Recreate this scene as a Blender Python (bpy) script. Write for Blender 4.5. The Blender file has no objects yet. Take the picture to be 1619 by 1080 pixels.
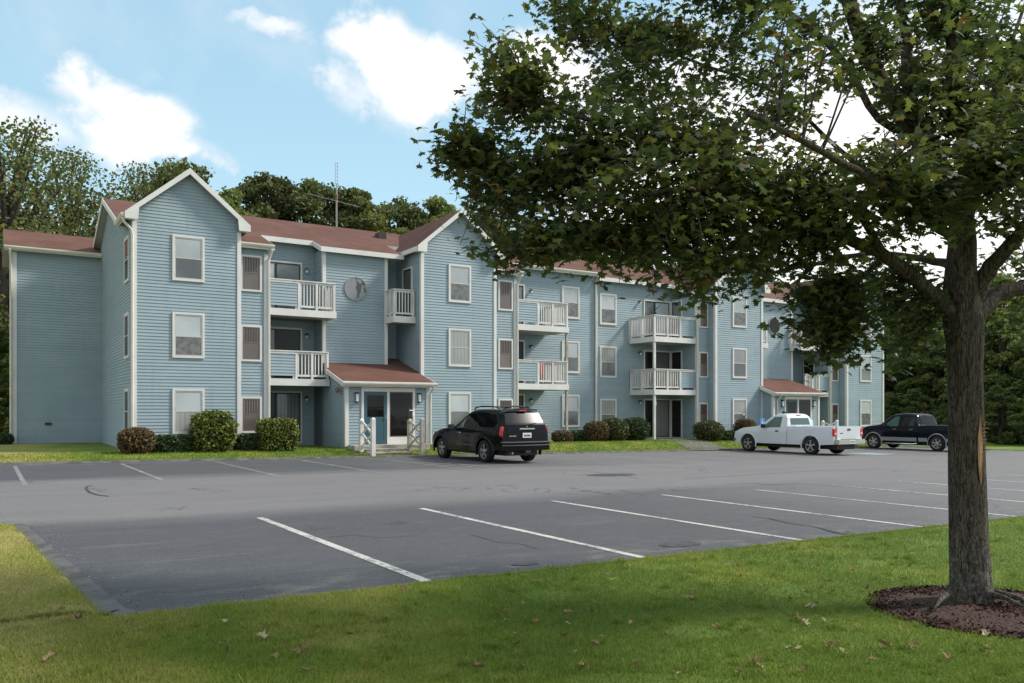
import bpy, math, random
import numpy as np
from mathutils import Vector, Matrix
R = math.radians
sc = bpy.context.scene
C = sc.collection
random.seed(7)
rng = np.random.default_rng(7)

# ------------------------------------------------------------------ camera
F_PX, CX_PX, HOR = 1310.0, 809.5, 648.0      # focal length, centre and horizon of the 1619 px wide photograph
TH = R(32.34)                                # view direction, clockwise from +Y
SN, CS = math.sin(TH), math.cos(TH)
EYE = 1.7
cam_d = bpy.data.cameras.new('camera')
cam = bpy.data.objects.new('camera', cam_d); C.objects.link(cam)
cam.location = (0, 0, EYE); cam.rotation_euler = (R(90), 0, -TH)
cam_d.sensor_width = 36; cam_d.lens = 36 * F_PX / 1619
cam_d.shift_y = (HOR - 540) / 1619
cam_d.clip_start = 0.1; cam_d.clip_end = 2000
sc.camera = cam

# ------------------------------------------------------------------ light
SUN_EL, SUN_AZ = 42.0, 112.0                 # azimuth clockwise from +Y: from the right and a little behind the camera
sun_d = bpy.data.lights.new('sun', 'SUN'); sun = bpy.data.objects.new('sun', sun_d); C.objects.link(sun)
sun_d.energy = 2.6; sun_d.angle = R(9); sun_d.color = (1, .95, .87)
sv = Vector((math.sin(R(SUN_AZ)) * math.cos(R(SUN_EL)), math.cos(R(SUN_AZ)) * math.cos(R(SUN_EL)), math.sin(R(SUN_EL))))
sun.rotation_euler = sv.to_track_quat('Z', 'Y').to_euler()
sc.view_settings.view_transform = 'Standard'; sc.view_settings.look = 'None'
sc.view_settings.exposure = .90; sc.view_settings.gamma = 1
sc.cycles.max_bounces = 8; sc.cycles.transparent_max_bounces = 12

def nd(nt, t, **kw):
    n = nt.nodes.new(t)
    for k, v in kw.items(): setattr(n, k, v)
    return n
def mth(nt, op, a, b=None, c=None, clamp=False):
    n = nt.nodes.new('ShaderNodeMath'); n.operation = op; n.use_clamp = clamp
    for i, v in enumerate((a, b, c)):
        if v is None: continue
        if isinstance(v, (int, float)): n.inputs[i].default_value = v
        else: nt.links.new(v, n.inputs[i])
    return n.outputs[0]
def mixc(nt, f, a, b, mode='MIX'):
    n = nt.nodes.new('ShaderNodeMix'); n.data_type = 'RGBA'; n.blend_type = mode
    for s, v in ((n.inputs[0], f), (n.inputs[6], a), (n.inputs[7], b)):
        if isinstance(v, (int, float)): s.default_value = v
        elif isinstance(v, tuple): s.default_value = (*v[:3], 1)
        else: nt.links.new(v, s)
    return n.outputs[2]
def ramp(nt, v, stops, interp='LINEAR'):
    n = nt.nodes.new('ShaderNodeValToRGB'); cr = n.color_ramp; cr.interpolation = interp
    while len(cr.elements) < len(stops): cr.elements.new(.5)
    for e, (p, c) in zip(cr.elements, stops):
        e.position = p; e.color = (c, c, c, 1) if isinstance(c, (int, float)) else (*c, 1)
    nt.links.new(v, n.inputs[0]); return n.outputs[0]
def noise(nt, vec, scale, detail=4, rough=.55, dist=0.0):
    n = nt.nodes.new('ShaderNodeTexNoise'); n.inputs['Scale'].default_value = scale
    n.inputs['Detail'].default_value = detail; n.inputs['Roughness'].default_value = rough; n.inputs['Distortion'].default_value = dist
    if vec is not None: nt.links.new(vec, n.inputs['Vector'])
    return n.outputs[0]
def mapr(nt, v, a, b, c=0.0, d=1.0):
    n = nt.nodes.new('ShaderNodeMapRange'); nt.links.new(v, n.inputs[0])
    for i, x in enumerate((a, b, c, d)): n.inputs[i + 1].default_value = x
    n.interpolation_type = 'SMOOTHSTEP'; return n.outputs[0]

# ------------------------------------------------------------------ sky with clouds
wd = bpy.data.worlds.new('World'); sc.world = wd; wd.use_nodes = True
nt = wd.node_tree; nt.nodes.clear()
sky = nd(nt, 'ShaderNodeTexSky', sky_type='NISHITA', sun_disc=False)
sky.sun_elevation = R(SUN_EL); sky.sun_rotation = R(SUN_AZ)
sky.air_density = 1.0; sky.dust_density = .6; sky.ozone_density = 1.6
tc = nd(nt, 'ShaderNodeTexCoord'); G = tc.outputs['Generated']
sep = nd(nt, 'ShaderNodeSeparateXYZ'); nt.links.new(G, sep.inputs[0])
# direction -> azimuth from the view direction and elevation, degrees
az0 = mth(nt, 'ARCTAN2', sep.outputs[0], sep.outputs[1])
az = mth(nt, 'MULTIPLY', mth(nt, 'SUBTRACT', az0, TH), 180 / math.pi)
el = mth(nt, 'MULTIPLY', mth(nt, 'ARCSINE', sep.outputs[2]), 180 / math.pi)
n1 = noise(nt, G, 5.0, 7, .58, .3); n2 = noise(nt, G, 16, 6, .6, .4)
wx = mth(nt, 'MULTIPLY', mth(nt, 'SUBTRACT', noise(nt, G, 11, 5, .6), .5), 9)
azw = mth(nt, 'ADD', az, wx); elw = mth(nt, 'ADD', el, mth(nt, 'MULTIPLY', wx, -.6))
def blob(px, py, hw, hh, s):
    a = math.degrees(math.atan((px - CX_PX) / F_PX))
    e = math.degrees(math.atan((HOR - py) / F_PX * math.cos(R(a))))
    sa, se = math.degrees(hw / F_PX) * .9, math.degrees(hh / F_PX) * .9
    dx = mth(nt, 'DIVIDE', mth(nt, 'SUBTRACT', azw, a), sa); dy = mth(nt, 'DIVIDE', mth(nt, 'SUBTRACT', elw, e), se)
    r = mth(nt, 'ADD', mth(nt, 'MULTIPLY', dx, dx), mth(nt, 'MULTIPLY', dy, dy))
    return mth(nt, 'MULTIPLY', mth(nt, 'SUBTRACT', 1.0, mth(nt, 'MULTIPLY', r, .5), clamp=True), s)
tot = mth(nt, 'MULTIPLY', n1, .25)
for b in [(145, 140, 62, 36, .8), (215, 205, 100, 62, 1.05), (20, 195, 115, 42, .72), (285, 245, 72, 30, .85),
          (600, 70, 80, 52, .95), (665, 125, 100, 75, 1.1), (560, 140, 50, 40, .7), (645, 195, 55, 35, .5), (850, 125, 130, 70, 1.0),
          (385, 24, 55, 18, .6), (435, 42, 60, 20, .66), (480, 62, 40, 16, .5), (130, 70, 60, 30, .42), (195, 85, 40, 40, .42), (75, 100, 40, 20, .4), (1080, 280, 260, 230, .95), (1420, 300, 330, 300, 1.0),
          (1800, 250, 300, 400, 1.0), (-350, 200, 200, 120, .7)]:
    tot = mth(nt, 'MAXIMUM', tot, mth(nt, 'ADD', blob(*b), mth(nt, 'MULTIPLY', n1, .25)))
away = mapr(nt, mth(nt, 'ABSOLUTE', az), 48, 75)          # unseen sky beside and behind the camera, white cloud added to neutralise the light
tot = mth(nt, 'MAXIMUM', tot, mth(nt, 'ADD', mth(nt, 'MULTIPLY', away, .62), mth(nt, 'MULTIPLY', n1, .25)))
fld = mth(nt, 'ADD', tot, mth(nt, 'MULTIPLY', mth(nt, 'SUBTRACT', n2, .5), .55))
cover = mapr(nt, fld, .38, 1.02)
wisp = mth(nt, 'MULTIPLY', mapr(nt, n1, .5, .75), .28)
cover = mth(nt, 'MAXIMUM', cover, wisp)
ccol = mixc(nt, mapr(nt, fld, .5, 1.3), (5.0, 5.15, 5.4), (7.8, 7.6, 7.3))
hor = mapr(nt, el, 0, 26, .5, 0)
skyc = mixc(nt, hor, mixc(nt, .65, sky.outputs[0], (2.75, 4.45, 5.25)), (3.7, 5.2, 5.75))
wcol = mixc(nt, cover, skyc, ccol)
bg = nd(nt, 'ShaderNodeBackground'); bg.inputs[1].default_value = .1
nt.links.new(wcol, bg.inputs[0])
nt.links.new(bg.outputs[0], nd(nt, 'ShaderNodeOutputWorld').inputs[0])

# ------------------------------------------------------------------ photograph to plan
def XY(px, Y): return Y * math.tan(TH + math.atan((px - CX_PX) / F_PX))
def YX(px, X): return X / math.tan(TH + math.atan((px - CX_PX) / F_PX))
def DEP(X, Y): return X * SN + Y * CS
def ZP(py, X, Y): return EYE + (HOR - py) * DEP(X, Y) / F_PX
def AT(px, py, d):
    r = (px - CX_PX) / F_PX * d
    return (r * CS + d * SN, d * CS - r * SN, EYE + (HOR - py) / F_PX * d)

# ------------------------------------------------------------------ materials
M = {}
def mat(name, col=(.5, .5, .5), rough=.6, metal=0.0, spec=.5, coat=0.0, emit=None):
    m = bpy.data.materials.new(name); m.use_nodes = True
    b = m.node_tree.nodes['Principled BSDF']
    b.inputs['Base Color'].default_value = (*col, 1); b.inputs['Roughness'].default_value = rough
    b.inputs['Metallic'].default_value = metal; b.inputs['Specular IOR Level'].default_value = spec
    b.inputs['Coat Weight'].default_value = coat
    if emit: b.inputs['Emission Color'].default_value = (*emit[0], 1); b.inputs['Emission Strength'].default_value = emit[1]
    M[name] = m; return m
def P(m): return m.node_tree, m.node_tree.nodes['Principled BSDF']
def coords(nt, kind='Object'):
    return nd(nt, 'ShaderNodeTexCoord').outputs[kind]
def geopos(nt): return nd(nt, 'ShaderNodeNewGeometry').outputs['Position']
def scalev(nt, v, s):
    n = nd(nt, 'ShaderNodeVectorMath', operation='MULTIPLY'); nt.links.new(v, n.inputs[0]); n.inputs[1].default_value = s; return n.outputs[0]
def bump(nt, b, h, strength, dist):
    n = nd(nt, 'ShaderNodeBump'); n.inputs['Strength'].default_value = strength; n.inputs['Distance'].default_value = dist
    nt.links.new(h, n.inputs['Height']); nt.links.new(n.outputs[0], b.inputs['Normal'])

def vary(name, c1, c2, scale, rough=.7, detail=5, stretch=(1, 1, 1), bs=0.0, bd=.01, lo=.35, hi=.65, spec=.4, pos=False):
    m = mat(name, c1, rough, spec=spec); nt, b = P(m)
    v = geopos(nt) if pos else coords(nt)
    v = scalev(nt, v, stretch)
    n = noise(nt, v, scale, detail)
    nt.links.new(mixc(nt, mapr(nt, n, lo, hi), c1, c2), b.inputs['Base Color'])
    if bs: bump(nt, b, n, bs, bd)
    return m

def siding(name, c1, c2):
    m = mat(name, c1, .62, spec=.35); nt, b = P(m); p = geopos(nt)
    n1 = noise(nt, scalev(nt, p, (.5, .5, .9)), 1.0, 5, .6)
    s = nd(nt, 'ShaderNodeSeparateXYZ'); nt.links.new(p, s.inputs[0])
    row = mth(nt, 'FLOOR', mth(nt, 'DIVIDE', s.outputs[2], .117))
    cmb = nd(nt, 'ShaderNodeCombineXYZ')
    seg = mth(nt, 'FLOOR', mth(nt, 'MULTIPLY', mth(nt, 'ADD', mth(nt, 'ADD', s.outputs[0], s.outputs[1]), mth(nt, 'MULTIPLY', row, 1.7)), .27))
    nt.links.new(row, cmb.inputs[0]); nt.links.new(seg, cmb.inputs[1])
    wn = nd(nt, 'ShaderNodeTexWhiteNoise'); nt.links.new(cmb.outputs[0], wn.inputs[0])
    c = mixc(nt, mapr(nt, n1, .3, .7), c1, c2)
    c = mixc(nt, mth(nt, 'MULTIPLY', wn.outputs[0], .22), c, tuple(x * .72 for x in c1))
    st = noise(nt, scalev(nt, p, (3, 3, .35)), 1.4, 5, .6)         # rain streaks
    c = mixc(nt, mth(nt, 'MULTIPLY', mapr(nt, st, .52, .75), .22), c, tuple(x * .62 for x in c1))
    nt.links.new(c, b.inputs['Base Color']); return m
siding('siding_blue', (.260, .336, .371), (.292, .368, .400))

vary('white_trim', (.66, .65, .62), (.60, .585, .555), 1.2, .55)
vary('cream_trim', (.64, .61, .545), (.57, .545, .48), 1.5, .5)
vary('beige_frame', (.52, .49, .44), (.44, .41, .37), 5, .55)
vary('white_paint', (.68, .66, .63), (.56, .54, .51), 2.5, .6, stretch=(1, 1, .6))
vary('weathered_wood', (.43, .39, .33), (.28, .25, .21), 6, .8, stretch=(2, 2, .7))
vary('concrete', (.40, .37, .32), (.30, .27, .235), 4, .85, bs=.3)
vary('soffit', (.42, .41, .38), (.36, .35, .33), 3, .7)
mat('deck_dark', (.16, .155, .145), .8)
mat('dark_frame', (.022, .022, .024), .45)
mat('interior', (.02, .019, .018), .9)
mat('brown_frame', (.17, .115, .095), .55)
mat('brown_bar', (.07, .045, .038), .6)
mat('black_metal', (.02, .02, .02), .45)
mat('lamp_glass', (.75, .74, .70), .3)
mat('teal_door', (.035, .088, .110), .45)
mat('ring_grey', (.27, .265, .27), .6)
mat('chrome', (.72, .72, .73), .16, 1.0)
mat('grey_metal', (.33, .33, .34), .4, .8)
mat('mast_metal', (.28, .27, .27), .5, .6)
mat('rust_red', (.22, .05, .03), .6)
mat('plastic_white', (.78, .78, .76), .45)
mat('plastic_red', (.55, .03, .025), .4)
mat('sign_blue', (.05, .23, .55), .45)
mat('brick_dark', (.10, .055, .045), .9)
mat('garden_green', (.03, .06, .03), .7)

def glass_like(name, c1, c2, stripes=0, rough=.06, spec=.9, hori=0, warp=0.0):
    """a window pane with what hangs right behind it (blind, screen, curtain)"""
    m = mat(name, c1, rough, spec=spec, coat=.4); nt, b = P(m); p = geopos(nt)
    s = nd(nt, 'ShaderNodeSeparateXYZ'); nt.links.new(p, s.inputs[0])
    f = mapr(nt, noise(nt, p, .9, 3), .35, .65)
    if stripes:
        t = mth(nt, 'ADD', s.outputs[0], s.outputs[1])
        w = mth(nt, 'FRACT', mth(nt, 'MULTIPLY', t, stripes))
        f = mth(nt, 'ADD', mth(nt, 'MULTIPLY', mapr(nt, w, .1, .9), .6), mth(nt, 'MULTIPLY', f, .4))
    if hori:
        w = mth(nt, 'FRACT', mth(nt, 'MULTIPLY', s.outputs[2], hori)); f = mth(nt, 'ADD', mth(nt, 'MULTIPLY', w, .5), mth(nt, 'MULTIPLY', f, .5))
    cv = noise(nt, scalev(nt, p, (.31, .31, .36)), 1.0, 0)      # every window hangs a little differently
    nt.links.new(mixc(nt, mapr(nt, cv, .3, .7, 0, .45), mixc(nt, f, c1, c2), tuple(x * .45 for x in c1)), b.inputs['Base Color'])
    b.inputs['Coat Roughness'].default_value = .03; b.inputs['Coat Weight'].default_value = .4 if 'dark' not in name else 0
    return m
glass_like('pane_blind', (.36, .40, .42), (.52, .56, .57), hori=22, rough=.35)
glass_like('pane_screen', (.115, .125, .13), (.20, .21, .215), rough=.3, spec=.5)
glass_like('pane_curtain', (.23, .235, .225), (.36, .365, .345), stripes=6, rough=.3)
glass_like('pane_dark', (.008, .008, .008), (.022, .021, .020), rough=.04, spec=.28)
glass_like('pane_vertical', (.07, .075, .08), (.20, .21, .215), stripes=7, rough=.12, spec=.7)
glass_like('pane_brown', (.115, .086, .073), (.155, .118, .100), rough=.3)

m = mat('pane_reflection', (.1, .1, .1), .15, spec=.6); nt, b = P(m); p = geopos(nt)  # mottled tones painted in for tree reflections on the lower panes
nt.links.new(mixc(nt, mapr(nt, noise(nt, p, 4.5, 5, .6), .42, .58), (.11, .11, .108), (.165, .17, .17)), b.inputs['Base Color'])
def shingles():
    m = mat('shingles', (.2, .1, .09), .92, spec=.15); nt, b = P(m); p = geopos(nt)
    br = nd(nt, 'ShaderNodeTexBrick'); nt.links.new(scalev(nt, p, (1, 1, 0)), br.inputs[0])
    br.inputs['Scale'].default_value = 1; br.inputs['Brick Width'].default_value = .33; br.inputs['Row Height'].default_value = .13
    br.inputs['Mortar Size'].default_value = .006
    br.inputs['Color1'].default_value = (.108, .052, .036, 1); br.inputs['Color2'].default_value = (.140, .069, .050, 1); br.inputs['Mortar'].default_value = (.11, .05, .043, 1)
    n = noise(nt, p, .55, 5, .6)
    c = mixc(nt, mth(nt, 'MULTIPLY', mapr(nt, n, .4, .7), .5), br.outputs[0], (.185, .105, .082))
    n3 = noise(nt, p, 60, 2)
    c = mixc(nt, mapr(nt, n3, .3, .75), c, mixc(nt, .5, c, (.10, .05, .045)))
    nt.links.new(c, b.inputs['Base Color']); bump(nt, b, br.outputs[1], .3, -.01); return m
shingles()

def asphalt():
    m = mat('asphalt', (.06, .06, .065), .85, spec=.3); nt, b = P(m); p = geopos(nt)
    s = nd(nt, 'ShaderNodeSeparateXYZ'); nt.links.new(p, s.inputs[0]); X, Y = s.outputs[0], s.outputs[1]
    nb = noise(nt, scalev(nt, p, (.25, 1, 1)), .55, 5, .6)
    yw = mth(nt, 'ADD', Y, mth(nt, 'MULTIPLY', mth(nt, 'SUBTRACT', nb, .5), 2.2))
    lane = mth(nt, 'MULTIPLY', mapr(nt, yw, 12.3, 14.3), mapr(nt, yw, 20.8, 22.6, 1, 0))
    right_end = mapr(nt, mth(nt, 'ADD', X, mth(nt, 'MULTIPLY', nb, 6)), 10, 25)  # paler towards the right end of the lot
    lane = mth(nt, 'MAXIMUM', lane, mth(nt, 'MULTIPLY', right_end, .9))
    seal = mixc(nt, mapr(nt, noise(nt, p, .8, 6, .6), .35, .7), (.026, .028, .039), (.040, .041, .054))
    worn = mixc(nt, mapr(nt, noise(nt, scalev(nt, p, (.2, 1, 1)), 1.1, 6, .65), .3, .7), (.172, .156, .158), (.215, .195, .196))
    c = mixc(nt, lane, seal, worn)
    scuff = noise(nt, scalev(nt, p, (.35, 1.6, 1)), .9, 7, .7)
    c = mixc(nt, mth(nt, 'MULTIPLY', mapr(nt, scuff, .55, .74), .5), c, (.19, .19, .195))
    mott = noise(nt, scalev(nt, p, (.6, 1.5, 1)), 3.2, 7, .75)
    c = mixc(nt, mth(nt, 'MULTIPLY', mapr(nt, mott, .5, .72), .35), c, (.15, .15, .155))
    edge = mth(nt, 'MAXIMUM', mapr(nt, yw, 7.2, 8.6, 1, 0), mapr(nt, yw, 26.9, 28.2))
    sand = mth(nt, 'MULTIPLY', edge, mapr(nt, noise(nt, scalev(nt, p, (.7, 1.6, 1)), 1.7, 6, .7), .48, .66))
    c = mixc(nt, mth(nt, 'MULTIPLY', sand, .6), c, (.26, .235, .195))
    dark = noise(nt, scalev(nt, p, (.3, 1.3, 1)), .5, 6, .6)
    c = mixc(nt, mth(nt, 'MULTIPLY', mapr(nt, dark, .56, .7), .35), c, (.05, .052, .06))
    gr = noise(nt, p, 90, 3, .6)
    g2 = noise(nt, p, 34, 4, .8)
    c = mixc(nt, mapr(nt, g2, .35, .65), mixc(nt, .28, c, (.02, .02, .022)), mixc(nt, .10, c, (.4, .39, .37)))
    c = mixc(nt, mapr(nt, gr, .2, .85), mixc(nt, .5, c, (.02, .02, .022)), mixc(nt, .18, c, (.4, .39, .37)))
    # fine cracks where the seal coat has worn
    vor = nd(nt, 'ShaderNodeTexVoronoi', feature='DISTANCE_TO_EDGE'); vor.inputs['Scale'].default_value = .23
    wv = nd(nt, 'ShaderNodeVectorMath', operation='ADD'); nt.links.new(p, wv.inputs[0])
    nv = nd(nt, 'ShaderNodeTexNoise'); nv.inputs['Scale'].default_value = .9; nv.inputs['Detail'].default_value = 6; nt.links.new(p, nv.inputs[0])
    sc2 = nd(nt, 'ShaderNodeVectorMath', operation='SCALE'); nt.links.new(nv.outputs[1], sc2.inputs[0]); sc2.inputs['Scale'].default_value = 1.6
    nt.links.new(sc2.outputs[0], wv.inputs[1]); nt.links.new(wv.outputs[0], vor.inputs['Vector'])
    crk = mth(nt, 'MULTIPLY', mapr(nt, vor.outputs[0], .002, .007, 1, 0), mapr(nt, noise(nt, p, .3, 3), .5, .6))
    c = mixc(nt, mth(nt, 'MULTIPLY', crk, .6), c, (.022, .022, .025))
    # traces of red marking spray
    red = mapr(nt, noise(nt, scalev(nt, p, (.5, 3, 1)), .8, 3, .5), .735, .76)
    c = mixc(nt, mth(nt, 'MULTIPLY', red, .5), c, (.42, .12, .12))
    nt.links.new(c, b.inputs['Base Color'])
    nt.links.new(mapr(nt, gr, .2, .8, .72, .95), b.inputs['Roughness'])
    bump(nt, b, gr, .35, .006); return m
asphalt()

def line_paint():
    m = mat('line_paint', (.5, .5, .48), .8, spec=.2); nt, b = P(m); p = geopos(nt)
    n = noise(nt, p, 14, 6, .7); n2 = noise(nt, p, 1.2, 4); gr = noise(nt, p, 90, 2)
    s = nd(nt, 'ShaderNodeSeparateXYZ'); nt.links.new(p, s.inputs[0])
    far = mth(nt, 'MULTIPLY', mapr(nt, s.outputs[1], 9, 24), .12)
    w = mth(nt, 'ADD', mth(nt, 'ADD', mth(nt, 'MULTIPLY', n, .6), mth(nt, 'MULTIPLY', n2, .4)), far)
    c = mixc(nt, mapr(nt, w, .47, .60), (.50, .48, .435), (.17, .17, .175))
    c = mixc(nt, mapr(nt, gr, .3, .8, 0, .35), c, (.25, .25, .25))
    nt.links.new(c, b.inputs['Base Color']); return m
line_paint()
vary('blue_paint', (.22, .34, .40), (.20, .24, .27), 5, .8, pos=True)
vary('dark_patch', (.035, .036, .04), (.06, .06, .066), 6, .8, pos=True)
vary('kerb_dirt', (.115, .108, .10), (.055, .055, .058), 3, .9, pos=True, bs=.5)

def grass_mat(name, blades):
    m = mat(name, (.05, .1, .02), .75, spec=.2); nt, b = P(m); p = geopos(nt)
    n1 = noise(nt, p, .55, 4, .55); n2 = noise(nt, p, 2.6, 5, .6); n3 = noise(nt, p, 28, 4, .7)
    s = nd(nt, 'ShaderNodeSeparateXYZ'); nt.links.new(p, s.inputs[0])
    dry = mth(nt, 'ADD', mapr(nt, s.outputs[0], -.5, 4.0, .62, 0), mth(nt, 'MULTIPLY', mth(nt, 'SUBTRACT', n1, .48), 2.2))
    edge = mth(nt, 'MULTIPLY', mapr(nt, s.outputs[1], 5.9, 7.0), mapr(nt, s.outputs[1], 7.0, 20, 1, .55))
    dry = mth(nt, 'ADD', dry, mth(nt, 'MULTIPLY', edge, .28))
    dry = mth(nt, 'ADD', dry, mth(nt, 'MULTIPLY', mth(nt, 'SUBTRACT', n2, .5), .9), clamp=True)
    c = ramp(nt, dry, [(0, (.125, .195, .024)), (.3, (.195, .255, .034)), (.6, (.32, .31, .07)), (1, (.46, .38, .15))])
    soil = mapr(nt, noise(nt, p, 1.7, 6, .7), .63, .72)
    c = mixc(nt, mth(nt, 'MULTIPLY', soil, .55), c, (.16, .115, .06))
    if blades:
        a = nd(nt, 'ShaderNodeAttribute', attribute_name='tint')
        c = mixc(nt, .42, c, ramp(nt, a.outputs[2], [(0, (.09, .15, .018)), (.45, (.19, .275, .04)), (.8, (.20, .26, .055)), (.93, (.36, .33, .13)), (1, (.46, .37, .19))]))
        tr = nd(nt, 'ShaderNodeBsdfTranslucent'); nt.links.new(c, tr.inputs[0])
        mx = nd(nt, 'ShaderNodeMixShader'); mx.inputs[0].default_value = .3
        nt.links.new(b.outputs[0], mx.inputs[1]); nt.links.new(tr.outputs[0], mx.inputs[2])
        nt.links.new(mx.outputs[0], nt.nodes['Material Output'].inputs[0])
    else:
        c = mixc(nt, mapr(nt, n3, .3, .7), mixc(nt, .45, c, (.03, .045, .012)), c)
        bump(nt, b, n3, .8, .03)
    nt.links.new(c, b.inputs['Base Color']); return m
grass_mat('lawn', False); grass_mat('grass_blade', True)

def leaf_mat(name, stops, trans=.35, rough=.5, spec=.35, patch=0.0):
    m = mat(name, (.05, .1, .02), rough, spec=spec); nt, b = P(m)
    a = nd(nt, 'ShaderNodeAttribute', attribute_name='tint')
    t = a.outputs[2]
    if patch:
        pn = noise(nt, geopos(nt), patch, 3)
        t = mth(nt, 'ADD', t, mth(nt, 'MULTIPLY', mth(nt, 'SUBTRACT', pn, .5), .5), clamp=True)
    c = ramp(nt, t, stops)
    nt.links.new(c, b.inputs['Base Color'])
    tr = nd(nt, 'ShaderNodeBsdfTranslucent'); nt.links.new(mixc(nt, .5, c, mixc(nt, 1.0, c, (1.0, 1.25, .35), 'MULTIPLY')), tr.inputs[0])
    mx = nd(nt, 'ShaderNodeMixShader'); mx.inputs[0].default_value = trans
    nt.links.new(b.outputs[0], mx.inputs[1]); nt.links.new(tr.outputs[0], mx.inputs[2])
    nt.links.new(mx.outputs[0], nt.nodes['Material Output'].inputs[0]); return m
leaf_mat('maple_leaf', [(0, (.048, .066, .036)), (.4, (.080, .104, .048)), (.8, (.125, .145, .052)), (.975, (.18, .18, .05)), (.999, (.20, .16, .05)), (1, (.22, .13, .05))], .45, .5, patch=.7)
leaf_mat('wood_leaf', [(0, (.062, .082, .032)), (.35, (.115, .140, .050)), (.7, (.185, .190, .066)), (.9, (.20, .175, .05)), (1, (.24, .17, .05))], .35, .7, patch=.25)
leaf_mat('wood_leaf_light', [(0, (.085, .115, .042)), (.4, (.155, .20, .064)), (.8, (.235, .255, .085)), (1, (.27, .22, .06))], .35, .7, patch=.2)
leaf_mat('wood_leaf_dark', [(0, (.045, .058, .026)), (.5, (.09, .105, .038)), (1, (.16, .155, .05))], .3, .75, patch=.25)
leaf_mat('hedge_leaf', [(0, (.018, .04, .012)), (.5, (.035, .065, .018)), (1, (.07, .10, .03))], .15, .6)
leaf_mat('shrub_leaf_yellow', [(0, (.05, .08, .012)), (.5, (.12, .15, .022)), (1, (.24, .24, .05))], .15, .6, patch=1.5)
leaf_mat('shrub_leaf_olive', [(0, (.035, .05, .015)), (.5, (.07, .085, .022)), (1, (.14, .13, .04))], .15, .6, patch=1.5)
leaf_mat('shrub_leaf_red', [(0, (.06, .045, .02)), (.5, (.13, .08, .035)), (1, (.20, .12, .06))], .15, .6, patch=2)
leaf_mat('dry_leaf', [(0, (.16, .10, .045)), (.5, (.27, .18, .09)), (.85, (.38, .29, .16)), (1, (.46, .41, .27))], .1, .8)
leaf_mat('gravel', [(0, (.06, .055, .05)), (.6, (.13, .115, .10)), (1, (.30, .27, .23))], 0, .9, .2)
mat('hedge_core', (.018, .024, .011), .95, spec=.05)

def bark(name, c1, c2, lichen):
    m = mat(name, c1, .92, spec=.15); nt, b = P(m); p = coords(nt)
    v = scalev(nt, p, (1, 1, .12)); n = noise(nt, v, 46, 8, .72, .8)
    n2 = noise(nt, p, 6, 4)
    vo = nd(nt, 'ShaderNodeTexVoronoi', feature='DISTANCE_TO_EDGE'); vo.inputs['Scale'].default_value = 52
    ad = nd(nt, 'ShaderNodeVectorMath', operation='ADD'); nt.links.new(scalev(nt, p, (1, 1, .13)), ad.inputs[0])
    nn = nd(nt, 'ShaderNodeTexNoise'); nn.inputs['Scale'].default_value = 12; nt.links.new(p, nn.inputs[0])
    s2 = nd(nt, 'ShaderNodeVectorMath', operation='SCALE'); s2.inputs['Scale'].default_value = .05; nt.links.new(nn.outputs[1], s2.inputs[0])
    nt.links.new(s2.outputs[0], ad.inputs[1]); nt.links.new(ad.outputs[0], vo.inputs['Vector'])
    f = mapr(nt, vo.outputs[0], .0, .22)
    h = mth(nt, 'ADD', mth(nt, 'MULTIPLY', n, 1.05), mth(nt, 'MULTIPLY', f, .12))
    c = mixc(nt, mapr(nt, h, .42, .78), c1, c2)
    sp = nd(nt, 'ShaderNodeSeparateXYZ'); nt.links.new(p, sp.inputs[0])
    low = mapr(nt, sp.outputs[2], 0.1, 1.5, .12, 0)
    li = mapr(nt, mth(nt, 'ADD', noise(nt, scalev(nt, p, (1, 1, .6)), 42, 8, .8), low), .62, .70)
    c = mixc(nt, mth(nt, 'MULTIPLY', li, lichen), c, (.33, .35, .31))
    c = mixc(nt, mth(nt, 'MULTIPLY', mapr(nt, n2, .55, .7), .3), c, (.05, .06, .03))
    nt.links.new(c, b.inputs['Base Color']); bump(nt, b, h, 1.0, .03); return m
bark('maple_bark', (.022, .017, .014), (.150, .122, .100), .45)
bark('wood_bark', (.04, .033, .027), (.11, .095, .08), .2)
vary('torn_wood', (.45, .27, .15), (.22, .11, .06), 9, .8, stretch=(4, 4, .4))
vary('mulch', (.030, .014, .010), (.085, .042, .030), 45, .95, pos=True, bs=1.0, bd=.03)
leaf_mat('mulch_chip', [(0, (.022, .010, .008)), (.6, (.055, .028, .020)), (.93, (.10, .058, .042)), (1, (.30, .22, .15))], 0, .9, .1)

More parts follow.
